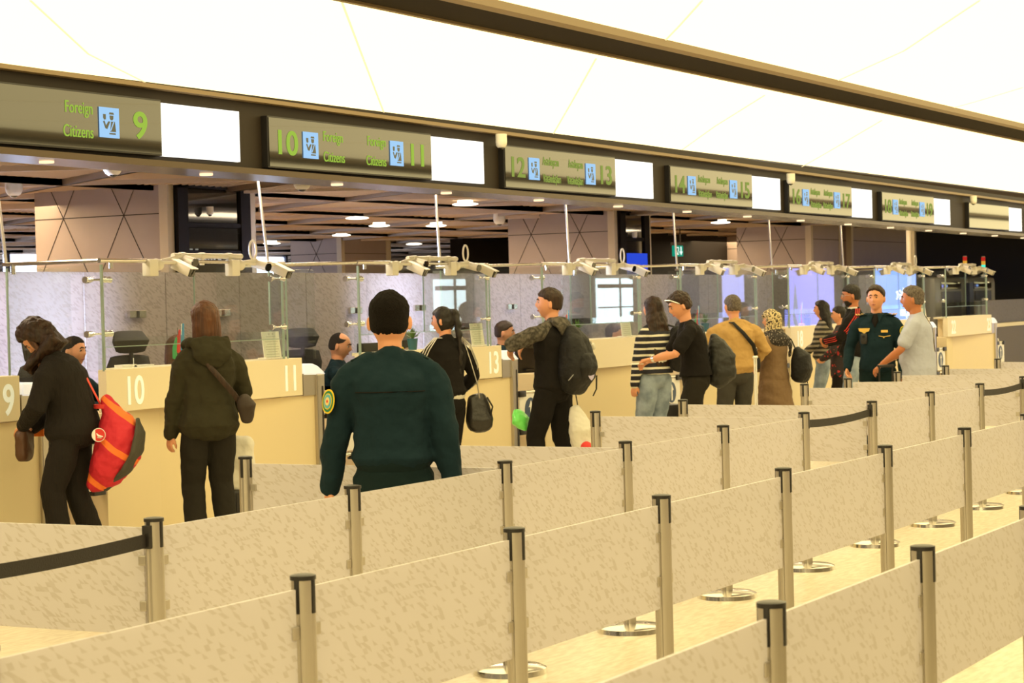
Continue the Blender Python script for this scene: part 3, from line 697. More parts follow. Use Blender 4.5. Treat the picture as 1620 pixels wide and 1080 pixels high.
# poles at the end of the rail, e-gates, side counter at far right
for px, lab in ((1438, 'left thick cream ceiling pole at the end of the booths'), (1443, 'right thick cream ceiling pole at the end of the booths')):
    p = gy(px, 400, 11.4); b = NB(); cyl(b, (0, 0, 0), (0, 0, 3.1), .045, n=16); o = obj('ceiling_pole', b, mt['tile2'], None, True, (p.x, 11.4, 0), True); tag(o, lab, 'pole')
for i, (xa, xb, Y, lab) in enumerate(((1480, 1530, 12.0, 'left grey rounded e-gate cabinet with dark top window'), (1533, 1576, 12.0, 'right grey rounded e-gate cabinet with dark top window'))):
    p, q = gy(xa, 440, Y), gy(xb, 440, Y); w = q.x-p.x; t = thing('electronic_gate', lab, 'e-gate', (p.x, Y, 0))
    gm = M('e_gate_grey', (.16, .15, .13), .35, .4)
    b = NB(); box(b, (0, 0, 0), (w, .5, 2.02), bev=.12); obj('gate_cabinet', b, gm, t)
    b = NB(); box(b, (w*.15, -.02, 1.78), (w*.78, .02, 1.93), bev=.01); obj('gate_window', b, mt['lens'], t)
    b = NB(); box(b, (w*.18, -.03, .4), (w*.75, .0, 1.74)); obj('gate_door', b, M('blue_grey_glass', (.10, .10, .13), .2), t, False)
    if i: 
        b = NB(); box(b, (-.15, -.05, .3), (.12, .02, 1.9)); obj('gate_edge', b, M('navy_strip', (.02, .03, .10), .3), t, False)
for px, n in ((1527, 'left'), (1556, 'right')):
    p = gy(px, 432, 12.2); t = thing('signal_tower', '%s signal light tower with red, amber and green tiers above the e-gates' % n, 'signal light', (p.x, 12.2, 2.0))
    b = NB(); cyl(b, (0, 0, -.05), (0, 0, .14), .02); obj('stem', b, mt['steel_base'], t)
    for z, c, s, nm in ((.14, (.75, .9, .9), 1.0, 'white_tier'), (.19, (.05, .9, .6), 1.2, 'green_tier'), (.27, (.9, .45, .05), .8, 'amber_tier'), (.35, (.7, .03, .02), .7, 'red_tier')):
        b = NB(); cyl(b, (0, 0, z), (0, 0, z+.078), .042, n=14); obj(nm, b, EM('lamp_'+nm, c, s), t)
    b = NB(); sup(b, (0, 0, .435), (.04, .04, .015)); obj('tower_cap', b, mt['white'], t)
YE = 11.2
xa = gy(1556, 500, YE).x
t = thing('side_counter', 'long dark side counter with beige ledge at the right edge behind the barriers', 'counter', (xa, YE, 0))
o_ = 0
b = NB(); box(b, (0, 0, 0), (30, .5, 1.03)); obj('counter_body', b, M('dark_taupe_laminate', (.085, .065, .045), .5), t, False)
b = NB(); box(b, (-.05, -.05, 1.03), (30, .55, 1.10), bev=.005); obj('ledge', b, mt['counter_up'], t, False)
b = NB(); box(b, (-.2, .1, 1.10), (30, .12, 1.55)); obj('glass_guard', b, frosted('smoked_guard', (.30, .26, .20), (.26, .22, .17), .06, .2, see=.25, transl=.5), t, False)
t2 = thing('lane_gate', 'white arrow panel gate with pale tube handle in front of the dark side counter', 'gate', (gy(1563, 560, YE-.35).x, YE-.35, 0))
b = NB(); box(b, (0, 0, .44), (.35, .012, .80)); lf = obj('gate_leaf', b, mt['white'], t2, False)
b = NB(); cyl(b, (.02, .03, 0), (.02, .03, .95), .03); obj('gate_post', b, mt['steel'], t2)
b = NB(); cyl(b, (.22, -.006, .62), (.22, -.001, .62), .13, n=24); obj('sign_disc', b, mt['arrow_blue'], lf)
b = NB()
P = [(.30, 0, .82), (.62, 0, .82), (.72, 0, .74), (.72, 0, .48), (.62, 0, .40), (.30, 0, .40)]
for a, c in zip(P, P[1:]): cyl(b, a, c, .03, n=10); sup(b, c, (.03, .03, .03), n=10, m=8)
obj('gate_handle', b, mt['white'], t2)
# small screens behind the photographer, mirrored in the far booth glass
scr = [(1145, 1178, (.42, .45, .95), ''), (1234, 1320, (.36, .36, .95), ''), (1376, 1450, (.25, .42, .95), 'txt')]
for i, (xa, xb, c, k) in enumerate(scr):
    x0, x1 = mirror_x(xa, 2*YC+3), mirror_x(xb, 2*YC+3); z0, z1 = (.35, 2.6)
    t = thing('video_wall', 'violet-blue video screen on the wall behind the photographer, %s of three, seen mirrored in booth glass' % ('left', 'middle', 'right')[i], 'video screen', (x0, -3, z0))
    b = NB(); box(b, (0, -.04, 0), (x1-x0, 0, z1-z0)); obj('screen_face', b, EM('video_glow_%d' % i, c, 4.5), t, False)
    if k:
        wt = EM('video_letters', (1, 1, 1), 7)
        for s, z, sz in (('səyahət', 1.15, .62), ('üçün', .55, .62)): text('screen_lettering', s, sz, ((x1-x0)*.94, .01, z), wt, t, rot=(math.pi/2, 0, math.pi))
    elif i == 1:
        b = NB(); poly(b, [(.6, 0), (1.1, .9), (1.3, 1.8), (1.5, .9), (2.2, 0), (1.5, .5), (1.3, 1.1), (1.1, .5)], .01, Matrix.Translation((0, .005, 0))); obj('screen_picture', b, EM('video_grey', (.45, .5, .7), 2.5), t, False)
# ------------------------------------------------------------------ queue barriers
def make_post():
    t = thing('barrier_post', 'x', 'barrier post', (0, 0, 0))
    b = NB(); cyl(b, (0, 0, 0), (0, 0, .024), .175, .172, n=40); loft(b, [(0, 0, .024), (0, 0, .034), (0, 0, .044)], [.172, .150, .05], n=40, caps=False); obj('base_disc', b, mt['steel_base'], t)
    b = NB()
    n = 48; prof = []
    for i in range(n):
        a = 2*math.pi*i/n; d = min(abs((a+math.pi/4) % (math.pi/2)-math.pi/4), 9)
        r = .0335 if d > .16 else .0285
        prof.append((r*math.cos(a), r*math.sin(a)))
    lo = [b.verts.new((x, y, .03)) for x, y in prof]; hi = [b.verts.new((x, y, .99)) for x, y in prof]
    for i in range(n): b.faces.new((lo[i], lo[(i+1) % n], hi[(i+1) % n], hi[i]))
    b.faces.new(hi)
    p = obj('pole', b, mt['steel'], t)
    b = NB(); cyl(b, (0, 0, .988), (0, 0, 1.0), .0365, n=32); sup(b, (0, 0, 1.0), (.034, .034, .004), n=24, m=6); obj('cap', b, mt['black'], t)
    for k in range(4):
        a = k*math.pi/2; b = NB(); box(b, (.028, -.007, .895), (.0365, .007, .99), Matrix.Rotation(a, 4, 'Z'), bev=.003); obj('belt_slot', b, mt['black'], t)
    return t
post0 = make_post(); used_post = [False]
def place_post(x, y, label, group):
    o = post0 if not used_post[0] else copy_tree(post0); used_post[0] = True
    o.location = (x, y, 0); o['label'] = label; o['group'] = group; return o
PZ0, PZ1 = .575, .965
def panel(x0, y0, x1, y1, label, group):
    a, c = Vector((x0, y0, 0)), Vector((x1, y1, 0)); d = c-a; L = d.length; ang = math.atan2(d.y, d.x)
    t = thing('glass_barrier', label, 'barrier panel', (x0, y0, 0), ang, group)
    b = NB(); box(b, (.045, -.005, PZ0), (L-.045, .005, PZ1)); obj('printed_glass', b, mt['panel'], t, False)
    for s in (0, 1):
        for z in (.845, .68):
            x = .052 if s == 0 else L-.052
            b = NB(); box(b, (x-.016, -.010, z-.018), (x+.016, .010, z+.018), bev=.003); obj('glass_clamp', b, mt['steel'], t, False)
def belt(x0, y0, x1, y1, label, sag=.018):
    b = NB(); n = 14; a, c = Vector((x0, y0, 0)), Vector((x1, y1, 0)); L = (c-a).length; d = (c-a)/L
    pr = []
    for i in range(n+1):
        s = i/n; p = a.lerp(c, s); z = .925-sag*4*s*(1-s); q = Vector((-d.y, d.x, 0))*.0015
        pr.append([b.verts.new(v) for v in (p+q+Vector((0, 0, z+.025)), p+q+Vector((0, 0, z-.025)), p-q+Vector((0, 0, z-.025)), p-q+Vector((0, 0, z+.025)))])
    for u, v in zip(pr, pr[1:]):
        for j in range(4): b.faces.new((u[j], u[(j+1) % 4], v[(j+1) % 4], v[j]))
    b.faces.new(pr[0]); b.faces.new(list(reversed(pr[-1])))
    o = obj('retractable_belt', b, mt['belt'], None, True, (x0, y0, .935)); tag(o, label, 'belt')
    c2 = NB(); box(c2, (L-.05, -.016, -.042), (L-.03, .016, .042), Matrix.Rotation(math.atan2(d.y, d.x), 4, 'Z'), bev=.003); obj('belt_buckle', c2, mt['black'], o)
ROW2X = lambda i: 5.94+1.306*i
def tops(L, z=1.0): return [gz(x, y, z) for x, y in L]
rows = []
R0 = tops([(1222, 952), (1458, 863)]); dx = R0[1].x-R0[0].x; y0_ = (R0[0].y+R0[1].y)/2
r0 = [(R0[0].x+dx*i, y0_) for i in range(-1, 5)]
R1 = tops([(492, 910), (817, 835), (1048, 783), (1240, 740), (1394, 704), (1519, 676)]); y1_ = sum(p.y for p in R1)/6
sp = (R1[5].x-R1[0].x)/5; r1 = [(R1[0].x-sp, y1_)]+[(p.x, y1_) for p in R1]+[(R1[5].x+sp*i, y1_) for i in range(1, 3)]
r2_ = [(ROW2X(i), 4.765) for i in range(-1, 14)]
r3 = [(gz(x, y, 1).x, 6.27) for x, y in ((390, 722), (945, 650), (1071, 632), (1268, 607), (1350, 598), (1400, 588), (1490, 578), (1601, 567))]
names = ['nearest row', 'second row', 'third row']
for rn, (r, nm) in enumerate(((r0, names[0]), (r1, names[1]), (r2_, names[2]))):
    for i, (x, y) in enumerate(r):
        vis = i-1
        place_post(x, y, 'steel queue post with black cap, %s in the %s' % (ORD[vis]+' from left' if vis >= 0 else 'off-frame one', nm), 'steel queue posts')
    for i, (p, q) in enumerate(zip(r, r[1:])):
        if rn == 2 and i in (0, 6, 9): 
            belt(*p, *q, 'black retractable belt in the third barrier row, %s' % {0: 'running out of the left frame edge', 6: 'near the middle of the row', 9: 'near the right frame edge'}[i]); continue
        panel(*p, *q, 'frosted glass barrier in the %s, %s' % (nm, 'cut by the frame edge' if i == 0 else 'right of its %s post' % ORD[i-1]), 'printed glass barrier panels')
for i, (x, y) in enumerate(r3):
    place_post(x, y, 'steel queue post with black cap, %s from left in the farthest row' % ORD[i+1 if i else 0], 'steel queue posts')
xh = ROW2X(3)+.02; place_post(xh, 6.27, 'brushed steel queue post hidden behind the near officer, end of the cross panel', 'steel queue posts')
xl = ROW2X(0)-.03; place_post(xl, 6.27, 'brushed steel queue post beyond the left frame edge ending the left cross panel', 'steel queue posts')
cross = [(0, xl), (2, r3[0][0]), (3, xh), (5, r3[1][0]), (6, r3[2][0]), (8, r3[3][0]), (9, r3[4][0]), (10, r3[5][0]), (11, r3[6][0]), (12, r3[7][0])]
for n, (i, x) in enumerate(cross):
    panel(x, 6.27, ROW2X(i), 4.765, 'frosted cross panel joining the third row to the farthest posts, %s from left' % ORD[n], 'printed glass barrier panels')
# ------------------------------------------------------------------ people
def bagmat():
    m = M('red_bag_cloth', lin((205, 35, 50)), .7, bump=(9, .9)); nt = m.node_tree; N, L = nt.nodes, nt.links; b = N['Principled BSDF']
    tc = N.new('ShaderNodeTexCoord'); sp = N.new('ShaderNodeSeparateXYZ'); L.new(tc.outputs['Object'], sp.inputs[0])
    v = mathn(nt, 'SUBTRACT', sp.outputs[2], mathn(nt, 'MULTIPLY', sp.outputs[1], .8)); k = 0
    for c, w in ((1.335, .022), (1.055, .028), (.69, .028)):
        k = mathn(nt, 'ADD', k, mathn(nt, 'LESS_THAN', mathn(nt, 'ABSOLUTE', mathn(nt, 'SUBTRACT', v, c)), w))
    mx = N.new('ShaderNodeMix'); mx.data_type = 'RGBA'; L.new(k, mx.inputs['Factor'])
    mx.inputs['A'].default_value = (*lin((200, 32, 50)), 1); mx.inputs['B'].default_value = (*lin((245, 120, 45)), 1); L.new(mx.outputs['Result'], b.inputs['Base Color']); return m
mt['skin'] = M('skin_warm', lin((214, 150, 112)), .5, bump=(120, .04)); mt['skin2'] = M('skin_tan', lin((180, 112, 70)), .5, bump=(120, .04))
mt['lip'] = M('lip', lin((165, 85, 75)), .5); mt['eye'] = M('eye_dark', (.02, .015, .012), .2); mt['eyew'] = M('eye_white', (.6, .55, .5), .3)
def hairmat(name, c, c2): return M(name, tuple(v*.6 for v in c), .5, bump=(60, .5, (1, 1, .12)), var=(45, tuple(v*.75 for v in c2), (1, 1, .10)), spec=.35)
mt['h_black'] = hairmat('hair_black', (.012, .009, .007), (.022, .015, .011)); mt['h_dark'] = hairmat('hair_dark_brown', (.028, .013, .007), (.05, .022, .010))
mt['h_brown'] = hairmat('hair_brown', (.17, .062, .022), (.08, .030, .012)); mt['h_blond'] = hairmat('hair_light_brown', (.30, .16, .06), (.2, .10, .04))
mt['h_crop'] = M('hair_cropped', (.010, .007, .005), .9, bump=(200, 1.0), spec=.15); mt['h_grey'] = M('hair_grey', (.16, .13, .10), .75, bump=(160, .6), var=(60, (.08, .06, .05)))
def fab(name, c, folds=.7, rough=.92, var=None): return M(name, tuple(v*.82 for v in c), rough, bump=(7, folds*1.6, (1, 1, .8)), var=var, spec=.18)
mt['f_green'] = fab('uniform_dark_green', (.0085, .026, .036)); mt['f_green2'] = fab('uniform_trousers', (.007, .020, .022))
mt['f_black'] = fab('black_cloth', (.012, .010, .009)); mt['f_char'] = fab('charcoal_cloth', (.022, .019, .014)); mt['f_olive'] = fab('olive_jacket', (.038, .034, .018)); 
mt['f_denim'] = fab('washed_denim', (.22, .28, .36), var=(7, (.32, .39, .48))); mt['f_tan'] = fab('tan_jacket', (.58, .36, .13)); mt['f_brown'] = fab('brown_coat', (.25, .16, .09))
mt['f_blue'] = fab('pale_grey_blue_shirt', (.52, .55, .68)); mt['f_grey'] = fab('grey_trousers', (.075, .07, .06)); mt['f_white'] = fab('white_cloth', (.75, .72, .64)); mt['f_camo'] = fab('dark_camo_sleeve', (.05, .045, .038), var=(28, (.12, .105, .085)))
mt['f_pin'] = M('black_pinstripe_knit', (.015, .012, .010), .85, bump=(70, .5, (1, 1, .02)), spec=.2)
mt['f_navystripe'] = stripes_z('navy_cream_striped_knit', (.014, .014, .024), (.72, .68, .55), .068, .33, phase=.1)
mt['f_greystripe'] = stripes_z('grey_black_striped_knit', (.02, .018, .016), (.26, .23, .17), .062, .48)
mt['f_scarf'] = spots('leopard_scarf', (.62, .50, .26), (.03, .02, .015), 62, .53); mt['f_dots'] = spots('dark_dotted_scarf', (.025, .02, .018), (.5, .42, .33), 75, .64)
mt['f_flower'] = spots('black_red_flower_cloth', (.02, .013, .014), (.42, .03, .03), 26, .63)
mt['red_cloth'] = bagmat(); mt['orange'] = fab('orange_stripe', lin((250, 130, 50))); mt['bagblack'] = M('black_bag_leather', (.014, .012, .010), .35, bump=(30, .3))
mt['nylon'] = M('black_bag_nylon', (.008, .0075, .0075), .6, bump=(14, .8), spec=.3); mt['gold'] = M('gold_braid', (.75, .48, .10), .5)
CL = bpy.data.textures.new('fold_noise', 'CLOUDS'); CL.noise_scale = .11; CL.noise_depth = 2; CL.noise_type = 'SOFT_NOISE'
CL2 = bpy.data.textures.new('fine_fold_noise', 'CLOUDS'); CL2.noise_scale = .07; CL2.noise_depth = 1
def remesh(o, vox, disp=0, tex=None, smooth=4):
    r = o.modifiers.new('r', 'REMESH'); r.mode = 'VOXEL'; r.voxel_size = vox; r.use_smooth_shade = True
    if smooth: s = o.modifiers.new('s', 'SMOOTH'); s.factor = .5; s.iterations = smooth
    if disp:
        d = o.modifiers.new('d', 'DISPLACE'); d.texture = tex or CL; d.strength = disp*1.9; d.mid_level = .5; d.texture_coords = 'LOCAL'
    return o
V = Vector
def ik(a, c, l1, l2, pole):
    a, c = V(a), V(c); d = c-a; L = min(d.length, (l1+l2)*.999); d.normalize(); c = a+d*L
    x = (l1*l1-l2*l2+L*L)/(2*L); h = math.sqrt(max(l1*l1-x*x, 0)); p = V(pole); p = p-d*p.dot(d); p.normalize()
    return a+d*x+p*h, c
def hand(bm, W, d, nrm, side, curl=.35, s=1.):
    d = V(d).normalized(); nrm = V(nrm); nrm = (nrm-d*nrm.dot(d)).normalized(); w = d.cross(nrm)*side
    loft(bm, [W-d*.02*s, W+d*.02*s, W+d*.055*s, W+d*.09*s], [(.024*s, .019*s), (.030*s, .016*s), (.040*s, .015*s), (.040*s, .012*s)], side=w, n=14)
    for i, L in enumerate((.072, .082, .076, .058)):
        p = W+d*.085*s-w*(i-1.5)*.0215*s*-1; dd = d.copy(); path = [p-d*.02*s, p]; 
        for k, f in enumerate((.45, .32, .23)):
            a = curl*(1.0+.25*k)+.05*i; dd = (dd*math.cos(a)+nrm*math.sin(a)).normalized(); nn = (nrm-dd*nrm.dot(dd)); 
            path.append(path[-1]+dd*L*f*s)
            nrm2 = nrm
        loft(bm, path, [.0095*s, .0095*s, .0088*s, .008*s, .0065*s], side=w, n=8)
    p = W+d*.02*s+w*.022*s; t1 = p+(d*.65+w*.6+nrm*.35).normalized()*.04*s; t2 = t1+(d*.9+w*.15+nrm*.4).normalized()*.034*s; t3 = t2+(d*.95+nrm*.3-w*.1).normalized()*.026*s
    loft(bm, [p, t1, t2, t3], [.015*s, .0125*s, .0105*s, .008*s], side=nrm, n=8)
G = lambda x, c, s: math.exp(-((x-c)/s)**2)
def headpt(dx, dy, dz, fem=0, fat=0):
    """unit direction -> point on the head (face looks +y)"""
    x, y, z = dx*.0755, dy*.096, dz*.121
    low = max(0, -dz)
    if dz > 0: k = 1+.40*dz*dz*(1-dz*dz); x *= k; y *= k; z *= .97
    x *= 1-.26*low**1.5+fat*low*.3; 
    if dy > 0: y *= 1+.02*low
    else: y *= 1-.30*max(0, -dz-.15)
    r = 0
    if dy > 0:
        r += .024*G(dx, 0, .13+.10*max(0, -dz))*G(dz, -.13, .15)+.012*G(dx, 0, .10)*G(dz, .06, .16)   # nose
        r += .005*G(dz, .26, .12)*G(dx, 0, .55)                                                       # brow
        r -= .009*G(abs(dx), .36, .17)*G(dz, .10, .11)                                                # eye sockets
        r += .005*G(dz, -.46, .06)*G(dx, 0, .22)+.006*G(dz, -.56, .05)*G(dx, 0, .18)                  # lips
        r += .010*G(dz, -.82, .14)*G(dx, 0, .35)+.005*G(abs(dx), .6, .2)*G(dz, -.15, .2)              # chin, cheeks
        r -= .004*G(dz, -.66, .05)*G(dx, 0, .3)
    return V((x, y+r, z))
def grid_head(bm, mat, f, n=44, m=30):
    rows = []
    for i in range(1, m):
        a = -math.pi/2+math.pi*i/m
        rows.append([bm.verts.new(mat @ f(math.cos(a)*math.sin(t), math.cos(a)*math.cos(t), math.sin(a))) for t in (2*math.pi*j/n for j in range(n))])
    t = bm.verts.new(mat @ f(0, 0, 1)); bo = bm.verts.new(mat @ f(0, 0, -1))
    for r0, r1 in zip(rows, rows[1:]):
        for j in range(n): bm.faces.new((r0[j], r1[j], r1[(j+1) % n], r0[(j+1) % n]))
    for j in range(n):
        bm.faces.new((rows[-1][j], t, rows[-1][(j+1) % n])); bm.faces.new((bo, rows[0][j], rows[0][(j+1) % n]))
def sstep(a, b, x):
    t = max(0, min(1, (x-a)/(b-a))); return t*t*(3-2*t)
def person(label, x, y, heading, H=1.75, lean=0, head=(0, 0, 0), wl=(-.27, .03, .86), wr=(.27, .03, .86), pl=(-.5, -1, -.2), pr=(.5, -1, -.2), al=(-.11, -.03, .09), ar=(.11, -.03, .09),
           hair='short', hm='h_dark', skin='skin', top='f_black', sleeve='long', hem=.86, bulk=1.0, bot='f_black', loose=1.0, coat=None, vox=.0075, seated=False, hthick=.012, palm=0, curl=.35,
           fem=0, hairline=.52, collar=True, folds=.012, hoff=0, z0=0, flare=0, sleeve_mat=None, headfwd=0, hl=(0, 0, 0), tops=None, belly=0, hd=None, stoop=0, hscale=1.0, hdl=None, hdr=None):
    s = H/1.75; t = thing('person', label, 'person', (x, y, z0), math.radians(heading-90))
    hs_ = hscale*(1.06 if not fem else 1.02)
    # spine
    L = math.radians(lean); sp = {}; p = V((0, 0, .95)); z = .95
    while z < 1.475:
        sp[round(z, 2)] = (p.copy(), L*min(1, (z-.95)/.16)+math.radians(stoop)*sstep(1.1, 1.47, z)); a = sp[round(z, 2)][1]; p = p+V((0, math.sin(a), math.cos(a)))*.01; z += .01
    def spz(z):
        if z <= .95: return V((0, 0, z)), 0
        return sp[min(round(z, 2), 1.47)]
    def rel(z, dx, dy=0):
        q, a = spz(z); return q+V((dx, dy*math.cos(a), -dy*math.sin(a)))
    neck, an = spz(1.455); shz = 1.40 if not fem else 1.39; sw = .185 if not fem else .165
    hp = neck+V((0, math.sin(an*.6+headfwd), math.cos(an*.6+headfwd)))*(1.745-1.455-.121*hs_)+V((0, .022, 0))
    hm_ = Matrix.Translation(hp*s) @ (Matrix.Rotation(math.radians(head[0]), 4, 'Z') @ Matrix.Rotation(math.radians(head[1]), 4, 'X') @ Matrix.Rotation(math.radians(head[2]), 4, 'Y')) @ Matrix.Scale(s*hs_, 4)
    SL, SR = rel(shz, -sw, -.01), rel(shz, sw, -.01)
    EL, WL = ik(SL, wl, .295, .26, pl); ER, WR = ik(SR, wr, .295, .26, pr)
    if seated: al, ar = (-.13, .36, .52-.0), (.13, .36, .52)
    HL, HR = V((-.092, 0, .91)), V((.092, 0, .91))
    kp = (0, 1, .05)
    if seated: KL, AL = V((-.12, .42, .93)), V((-.12, .40, .53)); KR, AR = V((.12, .42, .93)), V((.12, .40, .53))
    else: KL, AL = ik(HL, al, .425, .42, kp); KR, AR = ik(HR, ar, .425, .42, kp)
    S3 = lambda v: V(v)*s
    f = .93 if fem else 1.0
    # body: one continuous skin surface
    b = NB()
    grid_head(b, hm_, lambda a, c, d: headpt(a, c, d, fem))
    for q in (-1, 1):
        sup(b, hm_ @ V((q*.082, -.008, -.008)), (.009*s, .021*s, .034*s), mat=(hm_.to_3x3() @ Matrix.Rotation(q*-.55, 3, 'Z')).normalized().to_4x4(), n=12, m=8)
    hb = hm_ @ V((0, -.012, -.055)); loft(b, [S3(rel(1.37, 0, -.01)), S3(neck), hb], [(.062*f*s, .062*s), (.055*f*s, .058*s), (.054*f*s, .060*s)], n=18)
    TS = [(.90, .155, .115), (1.0, .150, .11), (1.10, .125, .10), (1.28, .150, .115), (1.34, .145, .09), (1.39, .10, .06)]
    loft(b, [S3(spz(q[0])[0]) for q in TS], [(q[1]*f*s*.90, q[2]*s*.9) for q in TS], n=20)
    for SH, E_, W_, sd in ((SL, EL, WL, -1), (SR, ER, WR, 1)):
        loft(b, [S3(SH.lerp(E_, .25)+V((-SH.x*.10, 0, 0))), S3(SH.lerp(E_, .5)), S3(E_), S3(E_.lerp(W_, .35)), S3(W_)], [.036*s*f, .044*s*f, .038*s*f, .039*s*f, .026*s*f], n=14)
        d = (W_-E_).normalized() if (hdl if sd < 0 else hdr) is None else V(hdl if sd < 0 else hdr); inward = V((-sd, .25, 0)) if not palm else V(palm if sd == 1 or len(palm) == 3 and True else palm)
        hand(b, S3(W_), d, inward, -1 if sd == 1 else 1, curl if not isinstance(curl, tuple) else curl[0 if sd < 0 else 1], s*(.92 if fem else 1))
    for h_, k_, a_ in ((HL, KL, AL), (HR, KR, AR)):
        loft(b, [S3(h_), S3(h_.lerp(k_, .5)), S3(k_), S3(k_.lerp(a_, .35)), S3(a_)], [.078*s*f, .066*s*f, .050*s*f, .050*s*f, .034*s*f], n=12)
    remesh(obj('body', b, mt[skin], t), vox*s, smooth=1)
    # face marks
    if head is not None:
        ew, eb = NB(), NB()
        for q in (-1, 1):
            sup(ew, hm_ @ V((q*.030, .0835, .010)), (.011*s, .006*s, .006*s), n=10, m=8, mat=hm_.to_3x3().normalized().to_4x4())
            sup(eb, hm_ @ V((q*.030, .0890, .010)), (.0075*s, .0030*s, .0062*s), n=10, m=8, mat=hm_.to_3x3().normalized().to_4x4())
            pts = [hm_ @ (headpt(*V((q*a, .9, zz)).normalized())+V((0, .003, 0))) for a, zz in ((.12, .25), (.32, .31), (.54, .24))]
            loft(eb, pts, [.0048*s, .0058*s, .0035*s], n=6)
        obj('eye', ew, mt['eyew'], t); obj('brow_and_pupil', eb, mt[hm if 'blond' not in hm else 'h_brown'] if 'grey' not in hm else mt['h_crop'], t)
        b = NB(); pts = [hm_ @ (headpt(*V((a, .9, zz)).normalized())+V((0, .000, 0))) for a, zz in ((-.24, -.50), (0, -.48), (.24, -.50))]
        loft(b, pts, [.004*s, .0080*s, .004*s], n=8); obj('mouth', b, mt['lip'], t)
    # hair
    b = NB()
    def region(dx, dy, dz):
        line = -.46+(.46+.20)*sstep(-.35, .25, dy)*(1 if abs(dx) > .3 else 1)+(hairline-.20)*sstep(.25, .75, dy)
        if hair in ('long', 'bob', 'braid'): line = min(line, -.75+(hairline+.75)*sstep(.05, .6, dy))
        line += .07*noise.noise(V((dx, dy, dz))*9)
        return sstep(line-.05, line+.16, dz)
    def hf(dx, dy, dz):
        p = headpt(dx, min(dy, dy), dz, fem); 
        r = region(dx, dy, dz); nz = noise.noise(V((dx, dy, dz*.6))*(7 if hair != 'curly' else 9))*(.35 if hair != 'curly' else .8)+.25*noise.noise(V((dx, dy, dz))*22)
        th = hthick*(1+nz)
        if hair in ('short', 'curly') : th *= .55+.45*sstep(0, .6, dz)
        if hair == 'bald': th = .006*(1-2.2*sstep(.45, .75, dz)*sstep(-.3, .2, dy))
        n_ = V((dx/.0755, dy/.096, dz/.121)).normalized()
        base = V((dx*.0755, dy*.096, dz*.121)) if dz > .1 else p
        return p+n_*(th*r-.012*(1-r))
    grid_head(b, hm_, hf, 56, 40)
    def HD(v): return hm_ @ V(v)
    hs = s*hscale*(1.05 if not fem else 1.0)
    if hair == 'long':
        hh = hl[0] or .42; sd = hl[1]; bk = hl[2] or .10
        loft(b, [HD((0, -.02, .04)), HD((0, -.035, -.05)), HD((sd*.3, -.055, -.12))+V((0, -.01, 0)), S3(V((sd, 0, 0)))+V((hp.x, hp.y-bk*.95, hp.z-.24))*s, S3(V((sd, 0, 0)))+V((hp.x, hp.y-bk-.06, hp.z-hh))*s],
             [(.090*hs, .088*hs), (.112*hs, .086*hs), (.135*hs, .074*hs), (.140*hs, .050*hs), (.100*hs, .020*hs)], n=22)
    if hair == 'bob':
        loft(b, [HD((0, -.02, .05)), HD((0, -.020, -.04)), HD((0, -.025, -.12)), HD((0, -.02, -.20))], [(.088*hs, .092*hs), (.103*hs, .096*hs), (.103*hs, .088*hs), (.085*hs, .070*hs)], n=22)
    if hair == 'side':   # shoulder-length hair round the face sides
        pass
    if hair == 'braid':
        sup(b, HD((0, -.105, .055)), (.045*hs, .045*hs, .045*hs), n=14, m=10)
        base = HD((0, -.115, .04)); dn = [base]
        for k in range(1, 13): dn.append(V((base.x+.006*(-1)**k, base.y-.018-.045*sstep(0, 6, k)+.02*sstep(7, 12, k), base.z-.042*k)))
        loft(b, dn, [(.030*hs if k % 2 else .040*hs)*(1-.045*k) for k in range(13)], n=12)
    h = obj('hair', b, mt[hm], t)
    if hair in ('long', 'bob', 'braid', 'curly'): remesh(h, .0075*s, .012 if hair != 'bob' else .004, CL2, 2)
    # clothes
    B = bulk
    TS = [(hem, .178+flare, .145+flare*.7), (.95, .180+flare*.5, .145), (1.05, .160, .128), (1.15, .155, .122), (1.28, .172, .132), (1.36, .176, .118), (1.41, .140, .092), (1.45, .078, .072)]
    TS = [q for q in TS if q[0] >= hem-.001 and (q[0] > hem+.04 or q[0] == hem)]
    b = NB()
    loft(b, [S3(rel(q[0], 0, (belly*.6 if 1.0 < q[0] < 1.25 else 0))) for q in TS], [(q[1]*f*B*s, (q[2]*B+(belly if 1.0 < q[0] < 1.25 else 0))*s) for q in TS], n=26, e=.9)
    if collar: loft(b, [S3(rel(1.42, 0, -.008)), S3(rel(1.455, 0, -.008)), S3(rel(1.485, 0, -.004))], [(.078*s, .078*s), (.070*s, .072*s), (.066*s, .068*s)], n=20)
    sb = b if sleeve_mat is None else NB(); rB = 1+(B-1)*.5
    for SH, E_, W_ in ((SL, EL, WL), (SR, ER, WR)):
        if sleeve == 'long':
            w2 = W_.lerp(E_, -.05)
            loft(sb, [S3(rel(1.435, SH.x*.40, -.01)), S3(SH.lerp(E_, .06)+V((-SH.x*.10, 0, -.012))), S3(SH.lerp(E_, .28)), S3(SH.lerp(E_, .6)), S3(E_), S3(E_.lerp(W_, .5)), S3(w2)], [.050*s, .064*rB*s*f, .067*B*s*f, .062*B*s*f, .057*B*s*f, .053*B*s*f, .041*B*s*f], n=18)
        elif sleeve == 'short':
            loft(sb, [S3(rel(1.435, SH.x*.40, -.01)), S3(SH.lerp(E_, .06)+V((-SH.x*.10, 0, -.012))), S3(SH.lerp(E_, .4)), S3(SH.lerp(E_, .80))], [.050*s, .064*rB*s*f, .066*B*s*f, .066*B*s*f], n=18)
    remesh(obj('upper_garment', b, mt[top], t), .009*s, folds, CL, 3)
    if sb is not b: remesh(obj('sleeves', sb, mt[sleeve_mat], t), .009*s, folds, CL, 3)
    b = NB()
